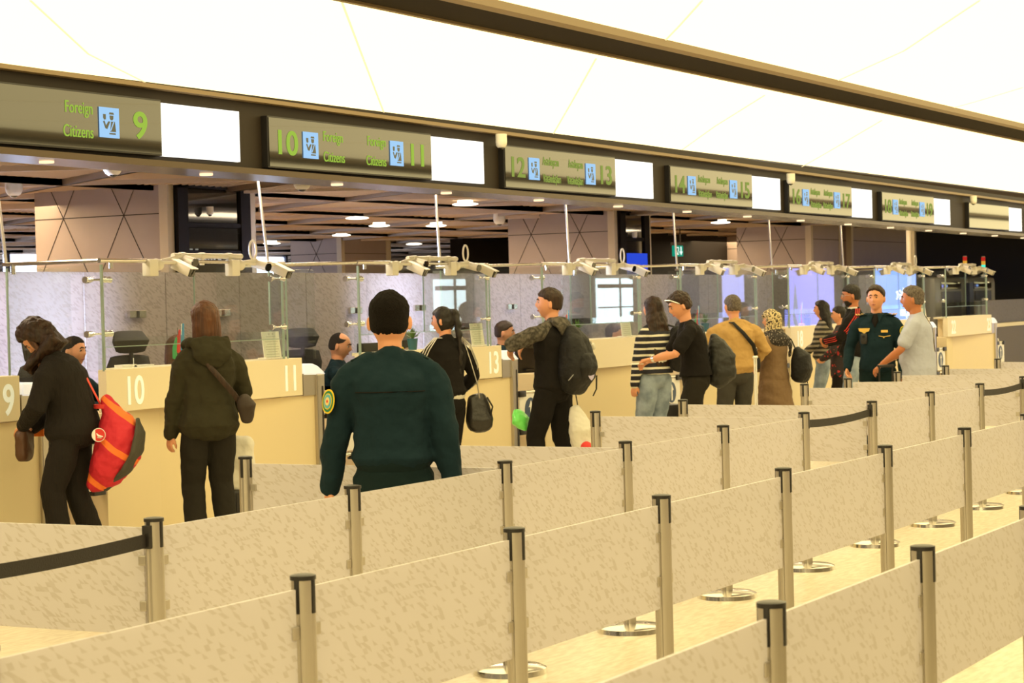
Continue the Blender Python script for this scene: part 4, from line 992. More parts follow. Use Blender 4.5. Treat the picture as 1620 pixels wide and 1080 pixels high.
    if coat:
        loft(b, [S3(V((0, 0, q[0]))) for q in coat], [(q[1]*s, q[2]*s) for q in coat], n=26, e=.95)
        remesh(obj('long_coat', b, mt[top], t), .010*s, .02, CL, 3)
        b = NB()
    lo = loose
    loft(b, [V((0, 0, .86))*s, V((0, 0, .93))*s, V((0, 0, 1.03))*s], [(.165*f*s, .125*s), (.172*f*s, .132*s), (.150*f*s, .115*s)], n=22)
    for h_, k_, a_ in ((HL, KL, AL), (HR, KR, AR)):
        e_ = a_.lerp(k_, .02) if not seated else a_
        loft(b, [S3(h_), S3(h_.lerp(k_, .5)), S3(k_), S3(k_.lerp(a_, .5)), S3(e_+V((0, 0, -.03)))], [.098*s*f*(.6+.4*lo), .088*s*f*lo, .073*s*f*lo, .070*s*f*lo, .068*s*f*lo], n=18)
    remesh(obj('trousers', b, mt[bot], t), .010*s, .010, CL, 3)
    for a_ in (AL, AR):
        b = NB(); loft(b, [S3(a_+V((0, -.07, -.04))), S3(a_+V((0, .0, -.03))), S3(a_+V((0, .10, -.055))), S3(a_+V((0, .17, -.065)))], [(.036*s, .040*s), (.040*s, .05*s), (.046*s, .030*s), (.034*s, .02*s)], n=14); obj('shoe', b, mt['black'], t)
    return t, dict(s=s, SL=SL, SR=SR, EL=EL, ER=ER, WL=WL, WR=WR, rel=rel, hp=hp, hm=hm_, S3=S3, neck=neck)
def wpos(px, k):
    p = gk(px, hor(px), k); return p.x, p.y
def bag_like(name, label, cat, P):
    return thing(name, label, cat, P.location, P.rotation_euler.z)
def strap(parent, pts, w=.018, m='nylon', name='strap', th=.004):
    b = NB(); loft(b, pts, [(w, th)]*len(pts), side=(1, 0, 0), n=8); return obj(name, b, mt[m], parent)

# --- near officer, seen from behind
x, y = wpos(615, 338)
P, J = person('officer in dark green uniform with cropped black hair, back to camera in the foreground', x, y, 30, 1.81, head=(-2, 3, 0), wl=(-.30, .08, .845), wr=(.27, -.02, .845), pl=(-.6, -1, 0), pr=(.6, -1, 0), hair='short', hm='h_crop', hthick=.011, hairline=.35,
                top='f_green', bot='f_green2', bulk=1.10, hem=1.0, vox=.0065, folds=.018, hscale=1.06)
s = J['s']; S3 = J['S3']; rel = J['rel']
b = NB(); loft(b, [S3(rel(.975, 0)), S3(rel(1.02, 0))], [(.176*s, .146*s), (.180*s, .150*s)], n=28, e=.9); remesh(obj('hem_band', b, mt['f_green2'], P), .008, .006)
def disc_on(parent, c, nrm, r, layers, name='sleeve_badge', sc=(1, 1.15)):
    q = V(nrm).to_track_quat('Z', 'Y').to_matrix().to_4x4(); last = parent
    for i, (f_, m_) in enumerate(layers):
        b = NB(); cyl(b, (0, 0, 0), (0, 0, .003+.0012*i), r*f_, n=28); 
        bmesh.ops.transform(b, matrix=Matrix.Translation(c) @ q @ Matrix.Diagonal((sc[0], sc[1], 1, 1)), verts=b.verts)
        o = obj(name if i == 0 else 'badge_field', b, m_, last if i == 0 else first, False)
        if i == 0: first = o
    return first
mid = J['SL'].lerp(J['EL'], .52); nrm = V((-.80, -.62, .12)).normalized()
lay = [(1, mt['yellow']), (.86, M('badge_green', lin((35, 120, 75)), .7)), (.66, mt['yellow']), (.58, M('badge_blue', lin((95, 170, 180)), .7)), (.34, M('badge_cream', lin((225, 200, 130)), .7)), (.12, mt['red'])]
disc_on(P, S3(mid)+nrm*.079*s, nrm, .050, lay)
b = NB(); c0 = S3(rel(1.30, 0, -.158)); 
loft(b, [S3(rel(1.30, q*.155, -.150+.045*abs(q)**3)) for q in (-1, -.5, 0, .5, 1)], [.0028]*5, n=6); obj('yoke_seam', b, mt['f_black'], P)
b = NB()
for q in (-1, 1): box(b, (q*.125*s-.055, -.05, 1.475*s-.004), (q*.125*s+.055, .0, 1.475*s+.004), Matrix.Identity(4)) if False else loft(b, [S3(rel(1.462, q*.09, -.01)), S3(rel(1.455, q*.13, -.015)), S3(rel(1.437, q*.175, -.02))], [(.026, .006)]*3, side=(0, 1, 0), n=10)
obj('shoulder_board', b, mt['f_green2'], P)

# --- bent woman in black, far left
x, y = wpos(110, 225)
P, J = person('woman in black pinstripe suit bending over a brown pouch at far left', x, y, 112, 1.76, lean=12, stoop=24, head=(8, -60, 0), wl=(-.08, .33, .97), wr=(.05, .30, .95), pl=(-1, -.4, -.6), pr=(1, -.5, -.6), hair='long', hm='h_dark', hthick=.034, hl=(.26, .0, -.06),
                top='f_pin', bot='f_pin', bulk=1.30, hem=.90, fem=1, loose=1.30, curl=.6, vox=.0065, palm=(0, -.2, -1), al=(-.10, .06, .09), ar=(.10, -.12, .09))
b = NB(); hm_ = J['hm']
for dx_, r_, l_ in ((-.075, .020, .26), (-.05, .024, .24), (.06, .024, .26), (.078, .018, .22)):
    a_ = hm_ @ V((dx_, .03, .03)); loft(b, [a_, hm_ @ V((dx_*1.15, .06, -.06)), (hm_ @ V((dx_*1.1, .06, -.06)))+V((0, .00, -.10)), (hm_ @ V((dx_, .05, -.06)))+V((0, -.02, -l_))], [r_, r_*1.1, r_*.8, r_*.3], n=10)
remesh(obj('hair_strand', b, mt['h_brown'], P), .006, .008, CL2, 1)
def at_person(P, v): return P.matrix_world @ V(v)
t = thing('hand_pouch', 'small brown leather pouch held by the bent woman at far left', 'bag', P.location, P.rotation_euler.z)
b = NB(); sup(b, (-.02, .35, .83), (.10, .05, .12), .5, .6); remesh(obj('pouch_body', b, M('brown_leather', lin((78, 48, 28)), .5, bump=(14, .4)), t), .008, .01)
b = NB(); box(b, (.12, .26, .88), (.14, .33, .95), Matrix.Identity(4)); obj('orange_tag', b, mt['orange'], t, False)
# her large red bag
t = thing('travel_bag', 'large red shoulder bag with orange stripes and grey side hanging behind the bent woman', 'bag', P.location, P.rotation_euler.z)
o_ = V((.10, -.30, 0))
b = NB(); loft(b, [V((.02, -.24, 1.14)), V((.02, -.27, 1.06)), V((.03, -.33, .93)), V((.03, -.31, .77)), V((.02, -.22, .62)), V((.0, -.13, .52))], [(.04, .04), (.09, .07), (.15, .15), (.17, .17), (.14, .13), (.05, .05)], n=26); bag = remesh(obj('bag_body', b, mt['red_cloth'], t), .010, .022)
b = NB(); loft(b, [V((.0, -.47, 1.00)), V((.0, -.485, .90)), V((.0, -.46, .77)), V((.0, -.38, .64)), V((.0, -.22, .51))], [(.03, .012), (.11, .025), (.13, .03), (.11, .03), (.03, .02)], n=18); remesh(obj('grey_side', b, M('grey_bag_cloth', (.06, .055, .04), .8, bump=(14, .4)), t), .010, .008)
b = NB(); loft(b, [V((.02, -.20, 1.10)), V((.02, -.10, 1.30)), V((-.0, .08, 1.42)), V((-.02, .2, 1.40))], [(.02, .004)]*4, n=8); obj('bag_strap', b, M('red_strap', lin((225, 70, 50)), .6), t)
b = NB(); bmesh.ops.create_cone(b, segments=24, radius1=.07, radius2=.07, depth=.03, cap_ends=True, matrix=Matrix.Translation((.02, -.22, 1.09))); obj('orange_buckle', b, mt['red'], t)
b = NB(); c0 = V((-.17, -.24, .90)); cyl(b, c0, c0+V((-.006, -.003, 0)), .048, n=28); d_ = obj('round_tag', b, mt['white'], t)
b = NB(); c1 = c0+V((-.006, -.003, 0)); cyl(b, c1, c1+V((-.003, -.001, 0)), .043, n=28); obj('tag_face', b, mt['red'], d_)
b = NB(); loft(b, [c1+V((-.004, -.03, -.012)), c1+V((-.004, .0, -.006)), c1+V((-.004, .02, .018))], [.004, .008, .003], n=6); loft(b, [c1+V((-.004, -.02, -.02)), c1+V((-.004, .03, -.016))], [.003, .003], n=6); obj('bird_mark', b, mt['white'], d_)

# --- woman in olive jacket, from behind
x, y = wpos(325, 222)
P, J = person('person with brown bob in olive hooded jacket standing at the counter, back to camera', x, y, 52, 1.80, head=(14, 0, 0), wl=(-.26, .08, .80), wr=(.20, .22, .95), pl=(-1, -.6, 0), pr=(1, -1, -.3), hair='bob', hm='h_brown', hthick=.020, hairline=.45,
                top='f_olive', bot='f_char', bulk=1.24, hem=.90, fem=1, loose=1.22, flare=.015, folds=.022)
b = NB(); S3 = J['S3']; rel = J['rel']
loft(b, [S3(rel(1.50, 0, -.02)), S3(rel(1.47, 0, -.10)), S3(rel(1.38, 0, -.155)), S3(rel(1.31, 0, -.165))], [(.10, .05), (.15, .065), (.14, .05), (.07, .025)], n=22)
loft(b, [S3(rel(1.46, .13, .04)), S3(rel(1.485, .12, -.04)), S3(rel(1.47, 0, -.105)), S3(rel(1.485, -.12, -.04)), S3(rel(1.46, -.13, .04))], [.045]*5, n=14)
remesh(obj('hood', b, mt['f_olive'], P), .010, .016, CL2)
t = bag_like('crossbody_bag', 'small dark brown crossbody bag on the back of the olive jacket', 'bag', P)
strap(t, [S3(rel(1.45, -.11, .03)), S3(rel(1.44, -.10, -.13)), S3(rel(1.30, -.02, -.185)), S3(rel(1.12, .13, -.195)), S3(rel(1.02, .21, -.14))], .020, 'h_dark', 'shoulder_strap', .007)
b = NB(); loft(b, [S3(rel(1.08, .20, -.16)), S3(rel(1.03, .23, -.17)), S3(rel(.93, .23, -.15))], [(.05, .045), (.075, .055), (.04, .035)], n=16); remesh(obj('bag_body', b, M('dark_brown_cloth', (.03, .018, .012), .7, bump=(14, .4)), t), .009, .01)
t = bag_like('tote_bag', 'pale cream shopping bag standing behind the legs of the olive-jacket person', 'bag', P)
b = NB(); sup(b, (.26, .22, .62), (.12, .09, .20), .35, .4); remesh(obj('bag_body', b, mt['f_white'], t), .012, .02)
t = bag_like('suitcase', 'black ribbed suitcase beside the olive-jacket person, behind the queue post', 'suitcase', P)
b = NB(); box(b, (.16, .10, .06), (.44, .34, .44), bev=.03); obj('shell', b, mt['black'], t)
b = NB()
for i in range(7): box(b, (.155, .12+i*.03, .08), (.165, .135+i*.03, .42)); box(b, (.18+i*.035, .092, .08), (.20+i*.035, .10, .42))
obj('ribs', b, mt['black'], t, False)
b = NB(); cyl(b, (.22, .14, .04), (.25, .14, .04), .04); cyl(b, (.38, .14, .04), (.41, .14, .04), .04); obj('wheel', b, mt['black'], t)
# --- woman in black track top with long braid
x, y = wpos(703, 182)
P, J = person('woman with long black braid in black track top with white stripes, back to camera', x, y, 62, 1.72, head=(38, -4, 0), wl=(-.16, .26, .98), wr=(.21, .20, .97), pl=(-1, -.5, -.6), pr=(1, -.7, -.3), hair='braid', hm='h_black', hthick=.012, hairline=.5,
                top='f_black', bot='f_black', bulk=1.12, hem=1.0, fem=1, loose=1.05, folds=.014)
S3, rel = J['S3'], J['rel']
b = NB(); loft(b, [S3(rel(.965, 0)), S3(rel(1.005, 0))], [(.170, .140), (.172, .142)], n=26); obj('white_hem', b, mt['f_white'], P)
def arm_stripes(P, J, m, R=.077, offs=(-.022, 0, .022), back=-.75, up_=.10, arms=('L', 'R'), w=.0065):
    b = NB(); s = J['s']
    for q in arms:
        SH, E_, W_ = J['S'+q], J['E'+q], J['W'+q]; sx = -1 if q == 'L' else 1
        for o in offs:
            pts = []; 
            for a0, a1, f_, r in ((SH, E_, .02, 1.0), (SH, E_, .35, .98), (SH, E_, .7, .92), (E_, W_, .1, .86), (E_, W_, .5, .76), (E_, W_, .9, .62)):
                d = (a1-a0).normalized(); n_ = V((sx*.8, back, up_)); n_ = (n_-d*n_.dot(d)).normalized(); w_ = d.cross(n_)
                pts.append(J['S3'](a0.lerp(a1, f_))+n_*R*r*s*math.cos(o/R)+w_*(o*s))
            nk = J['rel'](1.46, sx*.075, -.045); d0 = J['S3'](nk)+V((0, o, .018)); pts = [d0, J['S3'](J['rel'](1.455, sx*.13, -.05))+V((sx*abs(o)*.0, o, .02))]+pts
            loft(b, pts, [(w*s, .003)]*len(pts), side=(0, 1, .3), n=6)
    return obj('sleeve_stripes', b, m, P)
arm_stripes(P, J, mt['f_white'])
t = bag_like('handbag', 'black leather bucket handbag hanging at the right hip of the braided woman', 'handbag', P)
b = NB(); loft(b, [V((.30, -.05, .66)), V((.30, -.05, .72)), V((.29, -.04, .86)), V((.28, -.04, .93))], [(.11, .08), (.125, .09), (.10, .07), (.085, .05)], side=(1, 0, 0), n=22, e=.75); remesh(obj('bag_body', b, mt['bagblack'], t), .008, .008)
b = NB(); loft(b, [V((.26, -.12, .92)), V((.24, -.12, 1.05)), V((.20, -.08, 1.25)), V((.16, -.04, 1.43)), V((.18, .04, 1.40))], [.006]*5, n=8); obj('chain_strap', b, mt['steel'], t)
b = NB(); loft(b, [V((.34, -.12, .92)), V((.38, -.14, .84)), V((.37, -.12, .76))], [.008]*3, n=8); obj('side_handle', b, mt['bagblack'], t)

# --- young man with black backpack, profile
x, y = wpos(873, 178)
P, J = person('young man in dark camouflage sleeves and black trousers, left arm raised to the counter', x, y, 82, 1.86, head=(34, 3, 0), wl=(-.19, .27, 1.30), wr=(.04, .32, 1.30), pl=(-1, .25, -.35), pr=(1, .2, -.2), hdl=(0, .45, -.9), hdr=(-.3, .5, -.8), hair='short', hm='h_dark', hthick=.014, hairline=.42,
                top='f_black', bot='f_black', bulk=1.10, hem=.93, loose=1.10, sleeve_mat='f_camo', curl=.5, palm=(0, .3, -1), ar=(.11, -.14, .09), al=(-.11, .08, .09))
S3, rel = J['S3'], J['rel']
b = NB(); loft(b, [S3(rel(1.52, 0, .0)), S3(rel(1.49, 0, -.08)), S3(rel(1.42, 0, -.13)), S3(rel(1.36, 0, -.13))], [(.085, .05), (.12, .05), (.11, .04), (.05, .02)], n=18); remesh(obj('hood', b, mt['f_camo'], P), .010, .01, CL2)
t = bag_like('backpack', 'large black backpack with grey piping on the young man at the counter', 'backpack', P)
b = NB(); loft(b, [V((.02, -.20, .98)), V((.02, -.235, 1.08)), V((.02, -.24, 1.24)), V((.02, -.22, 1.40)), V((.02, -.19, 1.50))], [(.14, .10), (.175, .14), (.17, .14), (.14, .10), (.07, .05)], n=26, e=.75); remesh(obj('main_compartment', b, mt['nylon'], t), .010, .012)
b = NB(); loft(b, [V((.02, -.33, 1.06)), V((.02, -.36, 1.16)), V((.02, -.35, 1.26))], [(.10, .045), (.12, .06), (.10, .045)], n=20, e=.7); remesh(obj('front_pocket', b, mt['nylon'], t), .010, .008)
b = NB(); loft(b, [V((.12, -.14, 1.52)), V((.17, -.27, 1.40)), V((-.05, -.385, 1.22)), V((-.17, -.28, 1.05))], [.005]*4, n=6); loft(b, [V((.16, -.30, 1.38)), V((.185, -.30, 1.24)), V((.10, -.40, 1.17))], [.004]*3, n=6); obj('grey_piping', b, M('grey_piping', (.25, .25, .25), .5), t)
b = NB(); loft(b, [V((.08, -.375, 1.36)), V((.11, -.37, 1.32))], [(.02, .012), (.02, .012)], n=8); obj('white_patch', b, mt['f_white'], t)
b = NB(); poly(b, [(0, 0), (.03, .02), (.05, .05), (.03, .045), (.01, .06), (-.01, .045), (-.05, .055), (-.03, .02)], .003, Matrix.Translation((.03, -.385, 1.04)) @ Matrix.Rotation(math.pi, 4, 'Z')); obj('bird_emblem', b, M('emblem_lilac', (.45, .4, .6), .6), t)
b = NB(); loft(b, [V((.15, .08, 1.44)), V((.17, .12, 1.35)), V((.18, .10, 1.15)), V((.18, .0, 1.0))], [(.03, .008)]*4, n=8); loft(b, [V((.12, -.38, 1.08)), V((.14, -.36, .96)), V((.13, -.33, .90))], [(.012, .004)]*3, n=6); loft(b, [V((.18, -.1, .95)), V((.19, -.12, .80)), V((.18, -.1, .70))], [(.008, .004)]*3, n=6); obj('shoulder_strap', b, mt['nylon'], t)
t = bag_like('plastic_bag', 'bright green plastic bag in front of the legs of the young man', 'bag', P); b = NB(); loft(b, [V((-.1, .34, .78)), V((-.1, .30, .68)), V((-.1, .24, .60))], [(.05, .03), (.11, .07), (.03, .02)], n=14); remesh(obj('bag_body', b, M('lime_plastic', lin((120, 235, 110)), .3), t), .009, .02)
t = bag_like('shopping_bag', 'pale cream shopping bag behind the legs of the young man with backpack', 'bag', P); b = NB(); loft(b, [V((.0, -.22, .80)), V((.0, -.28, .60)), V((.0, -.30, .42))], [(.06, .05), (.12, .11), (.10, .08)], n=16); remesh(obj('bag_body', b, mt['f_white'], t), .009, .02)
b = NB(); sup(b, (-.04, -.36, .46), (.06, .05, .05)); obj('red_print', b, mt['red'], t)

# --- woman in striped sweater
x, y = wpos(1034, 150)
P, J = person('woman with long brown hair in navy and cream striped sweater and wide jeans', x, y, 66, 1.76, head=(10, 2, 0), wl=(-.24, .06, .83), wr=(.20, .20, .95), pl=(-1, -.7, 0), pr=(1, -.7, 0), hair='long', hm='h_dark', hthick=.020, hl=(.60, 0, .10),
                top='f_navystripe', bot='f_denim', bulk=1.20, hem=.95, fem=1, loose=1.35, folds=.014, collar=False)
t = bag_like('backpack', 'plain black backpack on the shoulder of the striped-sweater woman', 'backpack', P)
b = NB(); loft(b, [V((.14, -.22, 1.02)), V((.15, -.27, 1.15)), V((.15, -.26, 1.32)), V((.14, -.20, 1.42))], [(.12, .08), (.15, .11), (.14, .10), (.08, .05)], n=22, e=.8); remesh(obj('main_compartment', b, mt['nylon'], t), .010, .012)
b = NB(); loft(b, [V((.12, -.2, 1.44)), V((.13, -.05, 1.47)), V((.15, .1, 1.38)), V((.16, .1, 1.1))], [(.025, .008)]*4, n=8); obj('shoulder_strap', b, mt['nylon'], t)
def rolling(label, px, k, zt, hpx, wid=.36, dep=.22, col='black'):
    x, y = wpos(px, k); t = thing('suitcase', label, 'suitcase', (x, y, 0), math.radians(-30))
    b = NB(); box(b, (-wid/2, -dep/2, .05), (wid/2, dep/2, zt), bev=.045); obj('shell', b, mt[col], t)
    b = NB()
    qs = (-.085, .085) if col == 'black' else (-.012, .012)
    for q in qs: cyl(b, (q, .05, zt-.02), (q, .05, hpx), .008, n=8)
    cyl(b, (qs[0]-.015, .05, hpx), (qs[1]+.015, .05, hpx), .014, n=10); obj('telescopic_handle', b, mt['black'] if col == 'black' else mt['white'], t)
    b = NB()
    for q in (-1, 1):
        for r in (-1, 1): cyl(b, (q*.13-.012, r*.08, .03), (q*.13+.012, r*.08, .03), .03, n=14)
    obj('wheel', b, mt['black'], t)
    b = NB(); loft(b, [(-.08, 0, zt-.005), (0, 0, zt+.03), (.08, 0, zt-.005)], [.012]*3, n=8); obj('carry_handle', b, mt['black'], t)
rolling('black suitcase with raised telescopic handle between the striped woman and the man in black tee', 1046, 146, .60, 1.02)
# --- man in black tee
x, y = wpos(1098, 162)
P, J = person('young man in black tee with curly dark hair reading papers in his hands', x, y, 122, 1.81, lean=8, stoop=8, head=(6, -20, 0), wl=(-.10, .43, 1.12), wr=(.06, .43, 1.10), pl=(-1, -.3, -.7), pr=(1, -.4, -.8), hair='curly', hm='h_dark', hthick=.022, hairline=.45,
                top='f_black', bot='f_char', bulk=1.08, sleeve='short', hem=.95, loose=1.18, collar=False, curl=.5, palm=(0, .4, -.9), ar=(.11, -.08, .09), al=(-.11, .1, .09))
b = NB(); s = J['s']; wv = J['S3'](J['WL']); ev = J['S3'](J['EL']); d_ = (wv-ev).normalized(); cyl(b, wv-d_*.035, wv-d_*.008, .031, n=20); obj('wristwatch', b, mt['chrome'], P)
b = NB(); hm_ = J['hm']; loft(b, [hm_ @ V((-.088, .02, .03)), hm_ @ V((-.07, .085, .085)), hm_ @ V((0, .11, .095)), hm_ @ V((.07, .085, .085)), hm_ @ V((.088, .02, .03))], [.006]*5, n=8); obj('sunglasses_on_head', b, mt['chrome'], P)
t = bag_like('document', 'folded pale papers in the hands of the man in black tee', 'papers', P); b = NB(); box(b, (-.08, .52, 1.11), (.06, .64, 1.118), Matrix.Rotation(-.0, 4, 'X')); obj('sheet', b, mt['paper'], t, False)
t = bag_like('backpack', 'charcoal slouchy backpack hanging low on the man in black tee', 'backpack', P)
b = NB(); loft(b, [V((.10, -.20, .92)), V((.10, -.26, 1.0)), V((.10, -.27, 1.15)), V((.10, -.22, 1.29)), V((.10, -.20, 1.36))], [(.13, .10), (.18, .15), (.17, .14), (.12, .09), (.05, .04)], n=24, e=.85); remesh(obj('main_compartment', b, M('charcoal_nylon', (.012, .012, .010), .6, bump=(16, .5)), t), .010, .020)
b = NB(); loft(b, [V((.12, .05, 1.50)), V((.15, -.10, 1.46)), V((.20, -.14, 1.34)), V((.20, -.16, 1.2))], [(.012, .006)]*4, n=8); obj('shoulder_strap', b, M('grey_strap', (.12, .12, .09), .6), t)
# --- man in tan jacket
x, y = wpos(1162, 147)
P, J = person('man in tan jacket with short greying hair and black diagonal strap, back to camera', x, y, 44, 1.765, lean=4, head=(8, -4, 0), wl=(-.22, .26, 1.02), wr=(.24, .20, 1.0), pl=(-1, -.5, -.3), pr=(1, -.6, -.3), hair='short', hm='h_grey', hthick=.010, hairline=.45,
                top='f_tan', bot='f_grey', bulk=1.22, hem=.98, loose=1.12, folds=.02, al=(-.16, -.05, .09), ar=(.14, .05, .09))
S3, rel = J['S3'], J['rel']
t = bag_like('shoulder_strap_bag', 'black strap bag worn diagonally over the tan jacket', 'bag', P)
strap(t, [S3(rel(1.46, -.07, .02)), S3(rel(1.45, -.06, -.115)), S3(rel(1.33, .03, -.178)), S3(rel(1.20, .14, -.165)), S3(rel(1.1, .21, -.06))], .022, 'nylon', 'shoulder_strap', .006)
b = NB(); sup(b, (.24, .05, 1.02), (.04, .09, .07), .6, .6); obj('bag_body', b, mt['nylon'], t)
# --- woman in leopard scarf
x, y = wpos(1222, 142)
P, J = person('woman in leopard print headscarf and long brown coat beside a white suitcase handle', x, y, 84, 1.58, head=(12, -6, 0), wl=(-.20, .30, 1.02), wr=(.16, .32, 1.02), pl=(-1, -.3, -.8), pr=(1, -.5, -.8), hair='short', hm='f_scarf', hthick=.022, hairline=.30,
                top='f_brown', bot='f_brown', bulk=1.2, hem=.90, fem=1, coat=[(.98, .19, .16), (.80, .22, .19), (.5, .26, .23), (.22, .29, .26)])
b = NB(); hm_ = J['hm']; S3, rel = J['S3'], J['rel']
loft(b, [hm_ @ V((0, -.025, .05)), hm_ @ V((0, -.025, -.05)), S3(J['neck'])+V((0, 0, .03)), S3(rel(1.40, 0, -.02))], [(.092, .098), (.092, .092), (.10, .10), (.15, .12)], n=24); remesh(obj('headscarf', b, mt['f_scarf'], P), .008, .010, CL2)
b = NB(); loft(b, [S3(rel(1.47, 0, -.02)), S3(rel(1.42, 0, -.02)), S3(rel(1.36, 0, -.03))], [(.12, .12), (.17, .14), (.185, .15)], n=24); loft(b, [S3(rel(1.42, .12, -.12)), S3(rel(1.3, .16, -.15)), S3(rel(1.18, .19, -.12))], [(.05, .02), (.04, .02), (.02, .01)], n=10); remesh(obj('dotted_shawl', b, mt['f_dots'], P), .009, .012, CL2)
t = bag_like('backpack', 'small black backpack on the woman in leopard headscarf', 'backpack', P)
b = NB(); loft(b, [V((.14, -.24, .82)), V((.15, -.27, .92)), V((.14, -.26, 1.06)), V((.12, -.22, 1.14))], [(.13, .09), (.14, .11), (.12, .10), (.05, .04)], n=22, e=.8); remesh(obj('main_compartment', b, mt['nylon'], t), .009, .01)
b = NB(); loft(b, [V((.12, -.22, 1.12)), V((.08, -.18, 1.25)), V((.0, -.1, 1.34))], [(.014, .006)]*3, n=8); loft(b, [V((.2, -.3, .85)), V((.2, -.31, .74))], [(.006, .004)]*2, n=6); obj('shoulder_strap', b, mt['nylon'], t)
rolling('black suitcase low behind the barrier between tan-jacket man and headscarf woman', 1186, 143, .50, .52)
rolling('white-handled suitcase beside the woman in leopard headscarf', 1197, 150, .42, 1.10, col='white')
# --- woman in grey striped sweater
x, y = wpos(1302, 118)
P, J = person('woman with long straight black hair in grey striped sweater and pale jeans', x, y, 106, 1.66, head=(0, -2, 0), wl=(-.12, .30, .98), wr=(.08, .32, .98), pl=(-1, -.4, -.8), pr=(1, -.5, -.8), hair='long', hm='h_black', hthick=.016, hl=(.58, 0, .10),
                top='f_greystripe', bot='f_denim', bulk=1.12, hem=.97, fem=1, loose=1.15, collar=False)
# --- woman in red-flowered dark garment
x, y = wpos(1329, 121)
P, J = person('short woman in dark garment with red flowers between striped woman and tracksuit man', x, y, 100, 1.58, head=(10, -4, 0), wl=(-.12, .26, 1.0), wr=(.10, .26, 1.0), pl=(-1, -.4, -.8), pr=(1, -.5, -.8), hair='short', hm='h_black', hthick=.014, skin='skin',
                top='f_flower', bot='f_black', bulk=1.1, hem=.75, fem=1)
# --- man in red striped tracksuit
x, y = wpos(1350, 131)
P, J = person('bearded man with glasses in black track jacket with red stripes, facing left', x, y, 108, 1.85, head=(8, -4, 0), wl=(-.06, .32, 1.12), wr=(.10, .30, 1.10), pl=(-1, -.2, -.6), pr=(1, -.45, -.7), hair='short', hm='h_black', hthick=.014, hairline=.45, skin='skin2',
                top='f_black', bot='f_denim', bulk=1.16, hem=.98, curl=.6)
arm_stripes(P, J, M('red_stripe', (.55, .03, .02), .8), R=.080, back=-.5, arms=('L',), w=.005)
hm_ = J['hm']; S3, rel = J['S3'], J['rel']
b = NB(); grid_head(b, hm_, lambda a, c, d: headpt(a, c, d)+V((a, c, d)).normalized()*((.006 if (c > .1 and d < -.36 and abs(a) < .8 and not (-.58 < d < -.42 and abs(a) < .2)) else -.012)), 40, 30); obj('beard', b, mt['h_black'], P)
b = NB(); loft(b, [S3(rel(1.44, 0, 0)), S3(rel(1.50, 0, .005))], [(.088, .085), (.078, .078)], n=20); remesh(obj('white_collar', b, mt['f_white'], P), .009)
b = NB()
for q in (-1, 1):
    pts = [hm_ @ V((q*.032+.023*math.cos(a), .100, .010+.018*math.sin(a))) for a in [i*math.pi/6 for i in range(13)]]
    loft(b, pts, [.002]*13, n=5, caps=False)
    loft(b, [hm_ @ V((q*.055, .098, .014)), hm_ @ V((q*.079, .03, .012))], [.002]*2, n=5)
obj('glasses', b, mt['steel'], P)
# --- far officer, facing the camera
x, y = wpos(1386, 152)
P, J = person('officer in dark green uniform with gold epaulettes and body camera, facing the camera', x, y, 190, 1.82, head=(-6, 0, 0), wl=(-.26, .05, .86), wr=(.28, .14, .93), pl=(-.4, -1, 0), pr=(.4, -1, 0), hair='short', hm='h_dark', hthick=.016, hairline=.60,
                top='f_green', bot='f_green2', bulk=1.04, hem=.94, belly=.03, vox=.0065, curl=.4)
S3, rel = J['S3'], J['rel']; s = J['s']
b = NB(); loft(b, [S3(rel(1.45, -.0, .062)), S3(rel(1.39, 0, .110)), S3(rel(1.34, 0, .135))], [(.045, .02), (.032, .02), (.006, .01)], n=12); obj('black_undershirt', b, mt['f_black'], P)
b = NB()
for q in (-1, 1): loft(b, [S3(rel(1.475, q*.055, .02)), S3(rel(1.455, q*.05, .085)), S3(rel(1.385, q*.045, .135))], [(.03, .008), (.034, .008), (.008, .006)], n=10)
remesh(obj('shirt_collar', b, mt['f_green'], P), .006, 0)
b = NB()
for q in (-1, 1): loft(b, [S3(rel(1.455, q*.10, .02)), S3(rel(1.445, q*.19, .01))], [(.030, .007), (.028, .007)], side=(0, 1, 0), n=10)
obj('epaulette', b, mt['f_green2'], P)
b = NB()
for q in (-1, 1):
    for r in (.135, .165, .19): loft(b, [S3(rel(1.468-.05*(r-.10), q*r, .045)), S3(rel(1.472-.05*(r-.10), q*(r+.015), .015)), S3(rel(1.468-.05*(r-.10), q*r, -.015))], [.005]*3, n=6)
obj('gold_chevron', b, mt['gold'], P)
b = NB(); box(b, (.035, .150, 1.30), (.065, .185, 1.36)) if False else sup(b, S3((.105, .158, 1.225)), (.036, .022, .055), .4, .4); cb = obj('body_camera', b, mt['black'], P)
b = NB(); cyl(b, S3((.105, .178, 1.245)), S3((.105, .186, 1.245)), .014, n=16); obj('camera_eye', b, mt['lens'], cb)
b = NB(); poly(b, [(-.06, .03), (.06, .03), (.05, .0), (.02, -.01), (.0, -.03), (-.02, -.01), (-.05, .0)], .008, Matrix.Translation(S3((.105, .140, 1.30)))); obj('gold_badge', b, mt['gold'], P)
b = NB(); box(b, (-.135, .142, 1.335), (-.065, .150, 1.360)); obj('name_tag', b, mt['gold'], P, False)
b = NB(); loft(b, [S3(rel(1.245, -.15, .118)), S3(rel(1.235, -.09, .142)), S3(rel(1.245, -.04, .148))], [(.003, .004)]*3, n=6); sup(b, S3((-.09, .152, 1.235)), (.008, .006, .008)); obj('pocket_flap', b, mt['gold'], P)
b = NB()
for i in range(5): sup(b, S3((0, .158-(.0 if i else .01), 1.29-.075*i)), (.006, .005, .006), n=8, m=6)
obj('shirt_button', b, mt['f_green2'], P)
mid = J['SL'].lerp(J['EL'], .42); nrm = V((-.75, .65, .1)).normalized(); disc_on(P, S3(mid)+nrm*.083, nrm, .048, lay)
